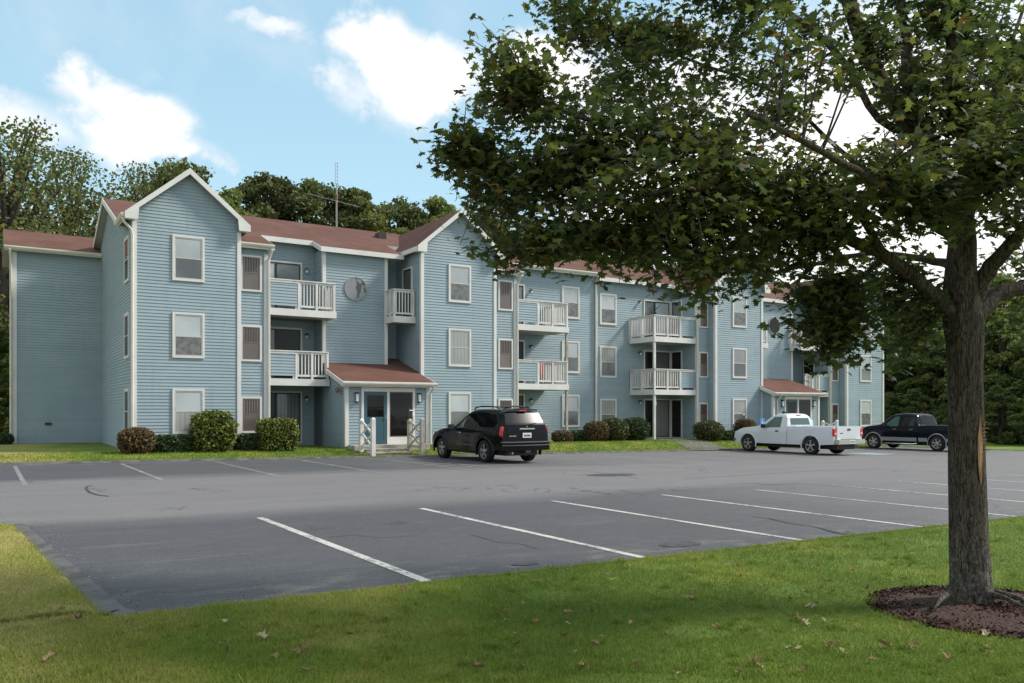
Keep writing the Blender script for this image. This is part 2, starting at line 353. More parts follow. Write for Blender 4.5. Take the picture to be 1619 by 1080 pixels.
# ------------------------------------------------------------------ object helpers
WL = {}
def tag(o, label=None, cat=None, group=None, kind=None):
    if label: o['label'] = label
    if cat: o['category'] = cat
    if group: o['group'] = group
    if kind: o['kind'] = kind
    return o
def empty(name, loc=(0, 0, 0), label=None, cat=None, group=None):
    o = bpy.data.objects.new(name, None); C.objects.link(o); o.location = loc; o.empty_display_size = .2
    WL[o.name] = Vector(loc); return tag(o, label, cat, group)
def copy_tree(o, parent=None):
    c = o.copy(); C.objects.link(c)
    if parent: c.parent = parent
    for ch in o.children: copy_tree(ch, c)
    return c
class MB:
    def __init__(s): s.v = []; s.f = []; s.mi = []; s.cur = 0
    def add(s, vs, fs):
        n = len(s.v); s.v += [tuple(v) for v in vs]; s.f += [tuple(i + n for i in f) for f in fs]; s.mi += [s.cur] * len(fs); return s
    def box(s, x0, y0, z0, x1, y1, z1):
        x0, x1 = sorted((x0, x1)); y0, y1 = sorted((y0, y1)); z0, z1 = sorted((z0, z1))
        return s.add([(x0, y0, z0), (x1, y0, z0), (x1, y1, z0), (x0, y1, z0), (x0, y0, z1), (x1, y0, z1), (x1, y1, z1), (x0, y1, z1)],
                     [(0, 3, 2, 1), (4, 5, 6, 7), (0, 1, 5, 4), (1, 2, 6, 5), (2, 3, 7, 6), (3, 0, 4, 7)])
    def prism(s, pts, off):
        """polygon pts (3-D, planar) swept by the vector off"""
        n = len(pts); a = [Vector(p) for p in pts]; b = [p + Vector(off) for p in a]
        return s.add(a + b, [tuple(range(n))[::-1], tuple(range(n, 2 * n))] + [(i, (i + 1) % n, n + (i + 1) % n, n + i) for i in range(n)])
    def quad(s, a, b, c, d): return s.add([a, b, c, d], [(0, 1, 2, 3)])
    def tube(s, pts, rad, n=8, cap=True):
        pts = [Vector(p) for p in pts]; rad = rad if isinstance(rad, (list, tuple)) else [rad] * len(pts)
        base = len(s.v); prev = None
        for i, p in enumerate(pts):
            d = (pts[min(i + 1, len(pts) - 1)] - pts[max(i - 1, 0)]).normalized()
            if prev is None: u = d.orthogonal().normalized()
            else: u = (prev - d * prev.dot(d)).normalized()
            prev = u; w = d.cross(u)
            for k in range(n):
                a = 2 * math.pi * k / n
                s.v.append(tuple(p + (u * math.cos(a) + w * math.sin(a)) * rad[i]))
        for i in range(len(pts) - 1):
            for k in range(n):
                a = base + i * n + k; b = base + i * n + (k + 1) % n
                s.f.append((a, b, b + n, a + n)); s.mi.append(s.cur)
        if cap:
            s.f.append(tuple(range(base, base + n))[::-1]); e = base + (len(pts) - 1) * n
            s.f.append(tuple(range(e, e + n))); s.mi += [s.cur] * 2
        return s
    def lathe(s, prof, c, axis, n=24):
        """prof: (radius, along axis) pairs about centre c"""
        c = Vector(c); a = Vector(axis).normalized(); u = a.orthogonal().normalized(); w = a.cross(u); base = len(s.v)
        for r, t in prof:
            for k in range(n):
                g = 2 * math.pi * k / n; s.v.append(tuple(c + a * t + (u * math.cos(g) + w * math.sin(g)) * r))
        for i in range(len(prof) - 1):
            for k in range(n):
                p = base + i * n + k; q = base + i * n + (k + 1) % n
                s.f.append((p, q, q + n, p + n)); s.mi.append(s.cur)
        return s
    def build(s, name, material, parent=None, smooth=False, bevel=0.0, loc=None):
        me = bpy.data.meshes.new(name); o = bpy.data.objects.new(name, me); C.objects.link(o)
        org = Vector((0, 0, 0))
        if parent is not None: o.parent = parent; org = WL[parent.name]
        elif loc is not None: org = Vector(loc); o.location = loc
        WL[o.name] = org
        me.from_pydata([tuple(Vector(v) - org) for v in s.v], [], s.f)
        mats = material if isinstance(material, (list, tuple)) else [material]
        for m in mats: me.materials.append(M[m] if isinstance(m, str) else m)
        if len(mats) > 1: me.polygons.foreach_set('material_index', s.mi)
        me.update()
        import bmesh
        b = bmesh.new(); b.from_mesh(me)
        if smooth: bmesh.ops.remove_doubles(b, verts=b.verts, dist=1e-5)
        bmesh.ops.recalc_face_normals(b, faces=b.faces)
        if bevel: bmesh.ops.bevel(b, geom=[e for e in b.edges if e.is_manifold and e.calc_face_angle(0) > .5], offset=bevel, segments=2, affect='EDGES', clamp_overlap=True)
        b.to_mesh(me); b.free()
        if smooth:
            me.shade_smooth()
            try: me.set_sharp_from_angle(angle=smooth if smooth is not True else R(40))
            except Exception: pass
        return o

def scatter(name, tv, tf, pos, rot, scl, material, parent=None, tint=None, extra=None, org=None):
    """many copies of one small face template in one mesh (leaves, blades); extra: MB whose faces join in as material 2"""
    tv = np.array(tv, float); N = len(pos); k = len(tv)
    V = np.einsum('nij,kj->nki', rot, tv) * np.asarray(scl).reshape(N, 1, -1) + np.asarray(pos)[:, None, :]
    o_ = np.zeros(3)
    if parent is not None: o_ = np.array(WL[parent.name])
    elif org is not None: o_ = np.array(org)
    V = (V - o_).reshape(-1, 3)
    ls = []; loops = []
    st = 0
    sizes = np.array([len(f) for f in tf]); flat = np.concatenate([np.array(f) for f in tf])
    loops = (flat[None, :] + (np.arange(N) * k)[:, None]).reshape(-1)
    totals = np.tile(sizes, N); starts = np.concatenate([[0], np.cumsum(totals)[:-1]])
    me = bpy.data.meshes.new(name)
    ev = np.zeros((0, 3)); nf = len(totals); mi = np.zeros(nf, int)
    if extra is not None:
        ev = np.array(extra.v) - o_; el_ = np.concatenate([np.array(f) for f in extra.f]) + len(V)
        es = np.array([len(f) for f in extra.f]); starts = np.concatenate([starts, len(loops) + np.concatenate([[0], np.cumsum(es)[:-1]])])
        totals = np.concatenate([totals, es]); loops = np.concatenate([loops, el_]); mi = np.concatenate([mi, np.ones(len(es), int)])
        V = np.concatenate([V, ev])
    me.vertices.add(len(V)); me.vertices.foreach_set('co', V.astype(np.float32).ravel())
    me.loops.add(len(loops)); me.loops.foreach_set('vertex_index', loops.astype(np.int32))
    me.polygons.add(len(totals)); me.polygons.foreach_set('loop_start', starts.astype(np.int32)); me.polygons.foreach_set('loop_total', totals.astype(np.int32))
    mats = material if isinstance(material, (list, tuple)) else [material]
    for m in mats: me.materials.append(M[m])
    if extra is not None: me.polygons.foreach_set('material_index', mi.astype(np.int32))
    me.update(calc_edges=True); me.validate()
    if tint is not None:
        t = np.repeat(np.asarray(tint), len(tf)); t = np.concatenate([t, np.zeros(len(totals) - len(t))])
        at = me.attributes.new('tint', 'FLOAT', 'FACE'); at.data.foreach_set('value', t.astype(np.float32))
    o = bpy.data.objects.new(name, me); C.objects.link(o)
    if parent is not None: o.parent = parent
    elif org is not None: o.location = org
    WL[o.name] = Vector(o_); return o
def rots(n, up=0.0, rg=None):
    """random rotations; up in 0..1 pulls the face normal (local z) towards the sky"""
    rg = rg or rng
    z = rg.normal(size=(n, 3)); z /= np.linalg.norm(z, axis=1)[:, None]
    z[:, 2] = np.where(rg.random(n) < up, np.abs(z[:, 2]) + .6 * up, z[:, 2]); z /= np.linalg.norm(z, axis=1)[:, None]
    a = rg.normal(size=(n, 3)); x = np.cross(a, z); x /= np.linalg.norm(x, axis=1)[:, None]; y = np.cross(z, x)
    return np.stack([x, y, z], axis=2)
# ------------------------------------------------------------------ ground
KE = 28.3                                    # far edge of the parking lot
def lot_z(X): return .10 - .012 * max(-20, min(X, 62))
def grade(X): return .25 - .0035 * max(-10, min(X, 60))
def sm(t): t = max(0, min(1, t)); return t * t * (3 - 2 * t)
def left_edge(Y): return .41 + (13.5 - Y) * .072      # the lot's left edge in front of the lane
def lawn_z(X, Y):
    base = lot_z(X)
    if Y > KE: return base + .05 + (grade(X) - base - .05) * sm((Y - KE) / 2.6)
    if Y < 13.6:
        d = 7.15 - Y if X > left_edge(Y) else max(7.15 - Y, left_edge(Y) - X)
        return base - .014 + .05 * sm(d / .3) - .10 * sm((d - .3) / 2.4) + .012 * math.sin(X * 1.3 + 1) * math.sin(Y * 1.1) * sm(d)
    return base + .03
def axis(a, b, fine_a, fine_b, fs, cs):
    out = []; x = a
    while x < b:
        out.append(x); x += fs if fine_a <= x < fine_b else cs
    return out + [b]
xs = axis(-300, 400, -14, 64, 1.0, 20); ys = axis(-200, 400, -4, 48, .5, 20)
xs = sorted(set(xs + [-2 + .25 * i for i in range(28)])); ys = sorted(set([y for y in ys if abs(y - KE) > .3 and abs(y - 7.15) > .2] + [KE, 7.15, 7.05, 28.4]))
LOT_R = 45.0
def in_lot(X, Y):
    if Y > KE - .1 or X > LOT_R - .1 and Y > 14: return False
    if Y >= 13.6: return X < 100
    return Y > 7.25 and X > left_edge(Y) + .02
mb = MB(); W_ = len(xs)
for y in ys:
    for x in xs:
        z = lawn_z(x, y)
        if in_lot(x, y): z = lot_z(x) - .06
        mb.v.append((x, y, z))
for j in range(len(ys) - 1):
    for i in range(W_ - 1):
        a = j * W_ + i; mb.f.append((a, a + 1, a + 1 + W_, a + W_)); mb.mi.append(0)
tag(mb.build('ground', 'lawn', smooth=True), 'green and straw coloured lawn around the parking lot', kind='structure')

def sheet(name, poly, dz, material, label, step=2.0, thick=0.0):
    """thin sheet following the lot: poly in plan, cut at every step in x so that it follows the slope"""
    import bmesh
    b = bmesh.new(); b.faces.new([b.verts.new((x, y, 0)) for x, y in poly])
    x0 = min(p[0] for p in poly); x1 = max(p[0] for p in poly); x = math.ceil(x0 / step) * step
    while x < x1:
        bmesh.ops.bisect_plane(b, geom=b.verts[:] + b.edges[:] + b.faces[:], plane_co=(x, 0, 0), plane_no=(1, 0, 0)); x += step
    for v in b.verts: v.co.z = lot_z(v.co.x) + dz
    if thick:
        r = bmesh.ops.extrude_face_region(b, geom=b.faces[:]); 
        for v in [g for g in r['geom'] if isinstance(g, bmesh.types.BMVert)]: v.co.z -= thick
    bmesh.ops.recalc_face_normals(b, faces=b.faces)
    me = bpy.data.meshes.new(name); b.to_mesh(me); b.free(); me.materials.append(M[material])
    o = bpy.data.objects.new(name, me); C.objects.link(o); return tag(o, label, kind='structure')
rnd = random.Random(3)
near = []; X = .95
poly = [(-60, 13.5), (.2, 13.48), (.41, 13.42)]
for i in range(1, 22):
    t = i / 22; poly.append((.41 + .5 * t + rnd.uniform(-.025, .03), 13.4 - 6.15 * t))
poly.append((.95, 7.22))
while X < 60: X += rnd.uniform(.35, .8); poly.append((X, 7.10 + rnd.uniform(-.03, .03)))
poly += [(95, 7.1), (95, 12.5), (60, 13), (47.5, 14.5), (45.6, 16.5), (45.0, 19), (44.8, 26.5), (44.0, 27.9), (42.5, KE)]
X = 42
while X > -12: poly.append((X, KE + rnd.uniform(-.03, .03))); X -= rnd.uniform(.6, 1.4)
poly.append((-60, KE))
sheet('parking_lot', poly, 0, 'asphalt', 'dark patched asphalt parking lot with a lighter driving lane', thick=.08)
# low asphalt berm / dirty rim along the lot's left edge
mb = MB(); pts = [(-1.2, 13.56), (-.4, 13.55), (.0, 13.52), (.36, 13.46)] + [(.40 + .5 * t / 20, 13.4 - 6.1 * t / 20) for t in range(20)] + [(.905, 7.25), (1.0, 7.12), (1.4, 7.06), (2.2, 7.04)]; KH = [1.0] * (len(pts) - 3) + [.7, .4, 0]
ki = 0
for (a, b_), (c, d) in zip(pts[:-1], pts[1:]):
    dx, dy = c - a, d - b_; L = math.hypot(dx, dy); nx, ny = -dy / L, dx / L
    z = lot_z(.6)
    q = []
    for (u_, v_, hh) in ((a, b_, KH[ki]), (c, d, KH[ki + 1])): q += [(u_ - nx * .16, v_ - ny * .16, z + .002 - .02 * (1 - hh)), (u_ - nx * .05, v_ - ny * .05, z + .026 * hh - .01), (u_ + nx * .03, v_ + ny * .03, z + .028 * hh - .01), (u_ + nx * .10, v_ + ny * .10, z - .05)]
    mb.add(q, [(0, 1, 5, 4), (1, 2, 6, 5), (2, 3, 7, 6)]); ki += 1
tag(mb.build('kerb', 'kerb_dirt', smooth=True), 'low crumbling asphalt lip along the lawn on the left', kind='structure')
mb = MB(); pts = [(-12, KE)] + [(x, KE) for x in range(-8, 42, 2)] + [(42.6, KE), (44.1, 27.95), (44.9, 26.5), (45.1, 19), (45.7, 16.5), (47.6, 14.6), (60, 13.1)]
for (a, b_), (c, d) in zip(pts[:-1], pts[1:]):
    dx, dy = c - a, d - b_; L = math.hypot(dx, dy); nx, ny = -dy / L, dx / L
    za, zb_ = lot_z(a), lot_z(c); q = []
    for (X, Y, z) in ((a, b_, za), (c, d, zb_)): q += [(X - nx * .10, Y - ny * .10, z + .003), (X, Y, z + .06), (X + nx * .14, Y + ny * .14, z + .065), (X + nx * .22, Y + ny * .22, z - .05)]
    mb.add(q, [(0, 1, 5, 4), (1, 2, 6, 5), (2, 3, 7, 6)])
tag(mb.build('kerb', 'kerb_dirt', smooth=True), 'low asphalt lip between the parking lot and the lawn by the building', kind='structure')
mb = MB(); 
for (x0, x1) in ((28.3, 29.9),):
    for k in range(6):
        y0 = KE - .1 + k * .75; y1 = y0 + .75
        mb.add([(x0 - .3 + .25 * k, y0, lawn_z(29, y0) + .02), (x1 + .6 + .15 * k, y0, lawn_z(30, y0) + .02), (x1 + .75 + .15 * k, y1, lawn_z(30, y1) + .02), (x0 - .05 + .25 * k, y1, lawn_z(29, y1) + .02)], [(0, 1, 2, 3)])
tag(mb.build('footpath', 'asphalt'), 'short asphalt path from the parking lot to the lawn', kind='structure')

def bar_sheet(name, x0, x1, y0, y1, w, label, material='line_paint', dz=.005):
    dx, dy = x1 - x0, y1 - y0; L = math.hypot(dx, dy); nx, ny = -dy / L * w / 2, dx / L * w / 2
    return sheet(name, [(x0 - nx, y0 - ny), (x1 - nx, y1 - ny), (x1 + nx, y1 + ny), (x0 + nx, y0 + ny)], dz, material, label)
for k in range(13):
    X = 3.50 + 2.72 * k
    bar_sheet('parking_line', X, X + .05, 12.7, 7.13, .115, 'worn white parking line of the near row')
for k in range(-1, 15):
    X = .66 + 2.77 * k
    if k in (5, 11): continue
    bar_sheet('parking_line', X, X + .02, 27.6 - max(0, k - 1) * .06, 20.6, .10, 'worn white parking line of the far row by the building')
# hatched access strips beside the two entries
for (x0, x1) in ((11.75, 12.9), (36.0, 38.6)):
    for X in (x0, x1): bar_sheet('parking_line', X, X, 26.9, 21.2, .10, 'worn white line edging a hatched access strip', dz=.007)
    for j in range(7):
        y = 26.3 - j * .8; bar_sheet('parking_line', x0 + .08, x1 - .08, y - .5, y, .10, 'worn diagonal stripe of the access strip', dz=.009)
sheet('parking_symbol', [(33.2, 22.4), (34.9, 22.4), (34.9, 23.9), (33.2, 23.9)], .006, 'blue_paint', 'faded blue square painted behind the white pickup')
def ellipse(cx, cy, a, b, seed, jit=.12, n=28):
    r_ = random.Random(seed); return [(cx + a * math.cos(2 * math.pi * i / n) * r_.uniform(1 - jit, 1 + jit), cy + b * math.sin(2 * math.pi * i / n) * r_.uniform(1 - jit, 1 + jit)) for i in range(n)]
def GR(px, py):                                           # a pixel on the lot surface -> plan
    t = (px - CX_PX) / F_PX; v = (HOR - py) / F_PX; dx = t * CS + SN; dy = CS - t * SN; d = -1.6 / (v + .012 * dx); return d * dx, d * dy
for px, py, a, b, s in ((965, 751, .8, .38, 1), (1075, 861, .32, .17, 2), (830, 892, .16, .10, 3)):
    x, y = GR(px, py); sheet('asphalt_patch', ellipse(x, y, a, b, s), .006, 'dark_patch', 'dark patch in the parking lot surface')
# cracks / tyre scuffs
def scuff(pts, w, label, material='dark_patch'):
    p = [GR(*q) for q in pts]; mb = MB()
    for (a, b_), (c, d) in zip(p[:-1], p[1:]):
        dx, dy = c - a, d - b_; L = math.hypot(dx, dy) or 1; nx, ny = -dy / L * w / 2, dx / L * w / 2
        mb.add([(a - nx, b_ - ny, lot_z(a) + .008), (c - nx, d - ny, lot_z(c) + .008), (c + nx, d + ny, lot_z(c) + .008), (a + nx, b_ + ny, lot_z(a) + .008)], [(0, 1, 2, 3)])
    tag(mb.build('surface_crack', material), label, kind='structure')
scuff([(148, 768), (138, 769), (136, 773), (142, 779), (155, 783), (172, 785)], .05, 'curved dark tyre scuff in the driving lane')
scuff([(1190, 817), (1215, 820), (1250, 828), (1285, 833), (1310, 838), (1330, 844)], .035, 'thin dark crack between the near parking lines')
scuff([(1080, 757), (1150, 753), (1230, 748), (1300, 744), (1390, 741)], .03, 'long thin seam across the driving lane')
scuff([(1150, 766), (1185, 764), (1215, 767), (1262, 765), (1330, 769)], .025, 'thin crack at the edge of the driving lane')
scuff([(855, 742), (930, 745), (985, 752), (1010, 757)], .025, 'thin crack beside the dark patch in the lane')
scuff([(520, 850), (560, 846), (600, 851), (655, 847)], .015, 'hairline crack between the first two near parking lines')
scuff([(745, 846), (790, 858), (822, 860), (850, 868)], .015, 'hairline crack in the second near bay')
scuff([(1300, 836), (1318, 842), (1335, 845), (1340, 840)], .05, 'branching crack near the lawn edge')

# fine loose soil along the near lawn edge
# ------------------------------------------------------------------ grass blades of the near lawn
def vis(px, py): pass
def grass(n, gen, h, w, name, label):
    X, Y = gen(n)
    Z = np.array([lawn_z(x, y) for x, y in zip(X, Y)]) - .004
    ang = rng.uniform(0, 2 * math.pi, len(X)); lean = rng.uniform(.1, .95, len(X)); hh = h * rng.uniform(.55, 1.25, len(X))
    ca, sa = np.cos(ang), np.sin(ang)
    N = len(X); x = np.stack([ca, sa, np.zeros(N)], 1); d = np.stack([-sa, ca, np.zeros(N)], 1)
    upv = np.stack([-sa * np.sin(lean), ca * np.sin(lean), np.cos(lean)], 1); nn = np.cross(x, upv)
    Rm = np.stack([x, nn, upv], 2)
    tv = [(-w / 2, 0, 0), (w / 2, 0, 0), (w * .38, -.12, .6), (-w * .38, -.12, .6), (0, -.4, 1.0)]
    tv = [(a, b * .05 / h * h, c) for a, b, c in tv]
    S = np.stack([np.ones(N), hh, hh], 1)
    # blades
    V = np.array(tv)[None] * S[:, None, :]
    V = np.einsum('nij,nkj->nki', Rm, V) + np.stack([X, Y, Z], 1)[:, None]
    tf = [(0, 1, 2, 3), (3, 2, 4)]
    k = 5; flat = np.array([0, 1, 2, 3, 3, 2, 4]); me = bpy.data.meshes.new(name)
    loops = (flat[None] + (np.arange(N) * k)[:, None]).reshape(-1); tot = np.tile([4, 3], N); st = np.concatenate([[0], np.cumsum(tot)[:-1]])
    me.vertices.add(N * k); me.vertices.foreach_set('co', V.astype(np.float32).ravel())
    me.loops.add(len(loops)); me.loops.foreach_set('vertex_index', loops.astype(np.int32))
    me.polygons.add(len(tot)); me.polygons.foreach_set('loop_start', st.astype(np.int32)); me.polygons.foreach_set('loop_total', tot.astype(np.int32))
    me.materials.append(M['grass_blade']); me.update(calc_edges=True)
    at = me.attributes.new('tint', 'FLOAT', 'FACE'); at.data.foreach_set('value', np.repeat(rng.random(N), 2).astype(np.float32))
    o = bpy.data.objects.new(name, me); C.objects.link(o); tag(o, label, 'grass', kind='stuff')
MULCH = (8.15, 3.55, 1.95, .95)              # mulch bed ellipse: centre, radii
TREE = (7.38, 4.12)
def mulch_in(X, Y, g=1.0):
    a = R(-30); dx, dy = X - 7.43, Y - 3.80; u = dx * math.cos(a) + dy * math.sin(a); v = -dx * math.sin(a) + dy * math.cos(a)
    return (u / 1.08) ** 2 + (v / .97) ** 2 < g
def gen_near(n):
    # uniform in image-ish distance: denser near the camera
    d = 4.0 + 11.0 * rng.random(n * 3) ** 1.5; t = rng.uniform(-.68, .68, n * 3); X = d * (t * CS + SN); Y = d * (CS - t * SN)
    le = .41 + (13.5 - Y) * .072
    ok = (Y < 7.12 + .05 * np.sin(X * 9) * np.sin(X * 23) + .03 * rng.random(len(X))) | ((X < le - .02) & (Y < 13.5))
    a = R(-30); dx, dy = X - 7.43, Y - 3.80; u = dx * np.cos(a) + dy * np.sin(a); v = -dx * np.sin(a) + dy * np.cos(a)
    ok &= (u / 1.08) ** 2 + (v / .97) ** 2 > .97 + .12 * np.sin(np.arctan2(v, u) * 9)
    thin = np.sin(X * 2.1 + 1.3 * np.sin(Y * 1.7)) * np.sin(Y * 2.7 + X) > .86
    ok &= ~(thin & (rng.random(len(X)) < .55))
    X, Y = X[ok][:n], Y[ok][:n]; return X, Y
def gen_tufts(n):
    X, Y = gen_near(520); k = n // 520; X = np.repeat(X, k); Y = np.repeat(Y, k); sp = np.repeat(rng.uniform(.015, .06, 520), k)
    return X + rng.normal(size=len(X)) * sp, np.minimum(Y + rng.normal(size=len(X)) * sp, 7.15)
grass(26000, gen_tufts, .062, .0055, 'grass_tufts', 'longer tufts of grass standing out of the near lawn')
N = 900; t_ = rng.random(N); side = rng.random(N) < .28
gx_ = np.where(side, .44 + .5 * t_ + np.abs(rng.normal(size=N)) * .16, 1.0 + 16 * t_); gy_ = np.where(side, 13.3 - 6.1 * t_, 7.16 + np.abs(rng.normal(size=N)) * .10)
far_ = rng.random(N) < .3; gx_ = np.where(far_, -3 + 40 * t_, gx_); gy_ = np.where(far_, KE - .1 - np.abs(rng.normal(size=N)) * .35, gy_)
scatter('loose_gravel', [(-.5, -.3, 0), (.4, -.45, 0), (.55, .3, 0), (-.2, .5, 0), (0, 0, .45)], [(0, 1, 4), (1, 2, 4), (2, 3, 4), (3, 0, 4)], np.stack([gx_, gy_, [lot_z(x) + .003 for x in gx_]], 1), np.repeat(np.eye(3)[None], N, 0), rng.uniform(.006, .022, (N, 1)), 'gravel', tint=rng.random(N))
tag(bpy.data.objects['loose_gravel'], 'loose gravel and crumbs along the edges of the lot', 'gravel', kind='stuff')
grass(430000, gen_near, .034, .0046, 'grass', 'short green grass of the near lawn')
def gen_far(n):
    X = rng.uniform(-6, 46, n); Y = KE + .12 + 3.2 * rng.random(n) ** 1.2; return X, Y
grass(60000, gen_far, .07, .02, 'grass', 'short grass of the strip in front of the building')

# mulch bed
mb = MB(); n = 40; a0 = R(-30); ring = []
r_ = random.Random(5)
def mpt(g, t, z):
    u = 1.08 * g * math.cos(t); v = .97 * g * math.sin(t); x = 7.43 + u * math.cos(a0) - v * math.sin(a0); y = 3.80 + u * math.sin(a0) + v * math.cos(a0)
    return (x, y, lawn_z(x, y) + z)
jit = [r_.uniform(.96, 1.04) for _ in range(n)]
for g, z in ((1.03, -.02), (.97, .010), (.7, .028), (.4, .04), (.05, .045)):
    mb.v += [mpt(g * (jit[i] if g > .9 else 1), 2 * math.pi * i / n, z + r_.uniform(-.006, .006)) for i in range(n)]
for j in range(4):
    for i in range(n):
        a = j * n + i; b_ = j * n + (i + 1) % n; mb.f.append((a, b_, b_ + n, a + n)); mb.mi.append(0)
mb.f.append(tuple(range(4 * n, 5 * n))); mb.mi.append(0)
tag(mb.build('mulch_bed', 'mulch', smooth=True), 'dark red brown bark mulch round the foot of the maple', kind='structure')
N = 9000; g = np.sqrt(rng.random(N)) * 1.02; t = rng.uniform(0, 2 * math.pi, N); pos = np.array([mpt(a, b_, .012 + .035 * (1 - a)) for a, b_ in zip(g, t)])
scatter('mulch_chips', [(-.5, -.16, 0), (.5, -.2, 0), (.45, .18, .06), (-.45, .16, .05)], [(0, 1, 2, 3)], pos, rots(N, .9), rng.uniform(.012, .05, (N, 1)), 'mulch_chip', tint=rng.random(N) ** 1.6)
tag(bpy.data.objects['mulch_chips'], 'loose bark chips lying on the mulch bed', 'mulch', kind='stuff')
# ------------------------------------------------------------------ apartment building
FR, SP, TP, BP = 31.57, 32.10, 33.0, 34.10      # front plane of the bays, small-window columns, stair wall, back wall
LAP = .117
BZ = .10
bld = empty('apartment_building', (26, 34, .1), 'long three storey apartment building with blue clapboard walls and red brown roof', 'apartment building')
def siding_wall(mb, p0, p1, z0, top, out, holes=()):
    """clapboards between plan points p0 and p1; top: height, or function of the distance along the wall; out: outward normal"""
    p0, p1, out = Vector((*p0, 0)), Vector((*p1, 0)), Vector((*out, 0)); L = (p1 - p0).length; u = (p1 - p0) / L
    def spans(z):
        if not callable(top): return [(0, L)] if z <= top else []
        n = 160; on = [top(L * i / n) >= z for i in range(n + 1)]; res = []; st = None
        for i in range(n + 1):
            if on[i] and st is None: st = i
            if (not on[i] or i == n) and st is not None:
                e = i if on[i] else i - 1
                a, b = L * st / n, L * e / n
                if st > 0:                                   # refine
                    lo, hi = L * (st - 1) / n, a
                    for _ in range(12):
                        m = (lo + hi) / 2
                        if top(m) >= z: hi = m
                        else: lo = m
                    a = hi
                if e < n:
                    lo, hi = b, L * (e + 1) / n
                    for _ in range(12):
                        m = (lo + hi) / 2
                        if top(m) >= z: lo = m
                        else: hi = m
                    b = lo
                if b - a > .01: res.append((a, b))
                st = None
        return res
    zt = top if not callable(top) else max(top(L * i / 40) for i in range(41))
    z = z0
    while z < zt - .004:
        z1 = min(z + LAP, zt); A = spans(z + .001); B = spans(z1 - .003)
        for i, (a, b) in enumerate(A):
            if len(B) == len(A): c, d = B[i]
            elif B: c, d = max(a, B[0][0]), min(b, B[-1][1])
            else: c = d = (a + b) / 2
            lo = out * .022; hi = out * .003
            v = [p0 + u * a + lo + Vector((0, 0, z)), p0 + u * b + lo + Vector((0, 0, z)), p0 + u * d + hi + Vector((0, 0, z1)), p0 + u * c + hi + Vector((0, 0, z1)),
                 p0 + u * a + hi + Vector((0, 0, z)), p0 + u * b + hi + Vector((0, 0, z))]
            mb.add(v, [(0, 1, 2, 3), (4, 5, 1, 0)])
        z = z1
W = MB()
def wall(x0, y0, x1, y1, z0, top, out): 
    w = MB(); siding_wall(w, (x0, y0), (x1, y1), z0, top, out); w.build('wall', 'siding_blue', bld)
PK, SL = 10.36, .849                           # bay gable: peak, pitch
RY, RZ, RS = 38.2, 10.5, .387                  # main ridge and pitch
def roof_z(Y, dz=0): return RZ + dz - RS * abs(RY - Y)
OV = .32
bays = [(4.32, 7.96, 0), (15.47, 19.11, 0), (32.84, 36.48, -.15), (43.99, 47.63, -.15)]
core = MB()                                    # solid body behind the clapboards
def gz(x0, x1, dz): return lambda s: PK + dz - .16 - SL * abs(s - (x1 - x0) / 2)
for x0, x1, dz in bays:
    wall(x0, FR, x1, FR, BZ, gz(x0, x1, dz), (0, -1))
    zs = PK + dz - .16 - SL * (x1 - x0) / 2
    if x0 > 5: wall(x0, BP, x0, FR, BZ, zs, (-1, 0))
    wall(x1, FR, x1, BP, BZ, zs, (1, 0))
    core.box(x0 + .01, FR + .01, 0, x1 - .01, BP + .5, zs - .02)
    h = (x1 + x0) / 2; core.prism([(x0 + .01, FR + .01, zs - .03), (x1 - .01, FR + .01, zs - .03), (h, FR + .01, PK + dz - .2)], (0, 5, 0))
# gable end of the long roof, facing left, and the far end
ENDB = 44.3
wall(4.32, ENDB, 4.32, FR, BZ, lambda s: (roof_z(ENDB - s) - .14 if ENDB - s > 33.2 else roof_z(33.2) - .14 + .0), (-1, 0))
wall(47.63, FR, 47.63, ENDB, BZ, lambda s: min(roof_z(FR + s, -.15) - .14, 10), (1, 0))
wall(47.63, ENDB, 4.32, ENDB, BZ, 8.0, (0, 1))
# the planes between the bays
def cz(Y, dz=0): return roof_z(Y, dz) - .16
wall(7.96, SP, 9.10, SP, BZ, cz(SP), (0, -1)); wall(9.10, BP, 9.10, SP, BZ, cz(SP), (1, 0))
wall(9.10, BP, 11.69, BP, BZ, cz(BP), (0, -1)); wall(11.69, BP, 11.69, TP, BZ, cz(TP), (-1, 0))
wall(11.69, TP, 14.50, TP, 2.0, cz(TP), (0, -1)); wall(14.50, TP, 14.50, BP, 2.0, cz(TP), (1, 0)); wall(14.50, BP, 15.47, BP, 2.0, cz(BP), (0, -1))
wall(19.11, SP, 20.50, SP, BZ, cz(SP), (0, -1)); wall(20.50, SP, 20.50, BP, BZ, cz(SP), (1, 0))
JX = 26.75
wall(20.50, BP, JX, BP, BZ, cz(BP), (0, -1)); wall(JX, BP, 32.0, BP, BZ, cz(BP, -.2), (0, -1))
wall(32.0, BP, 32.0, SP, BZ, cz(SP, -.2), (-1, 0)); wall(32.0, SP, 32.84, SP, BZ, cz(SP, -.2), (0, -1))
TB = 40.75
wall(36.48, BP, 37.45, BP, 2.0, cz(BP, -.2), (0, -1)); wall(37.45, TP, 37.45, BP, 2.0, cz(TP, -.2), (-1, 0)); wall(37.45, TP, TB, TP, 2.0, cz(TP, -.2), (0, -1)); wall(TB, TP, TB, BP, BZ, cz(TP, -.2), (1, 0))
wall(TB, BP, 43.1, BP, BZ, cz(BP, -.2), (0, -1)); wall(43.1, BP, 43.1, SP, BZ, cz(SP, -.2), (-1, 0)); wall(43.1, SP, 43.99, SP, BZ, cz(SP, -.2), (0, -1))
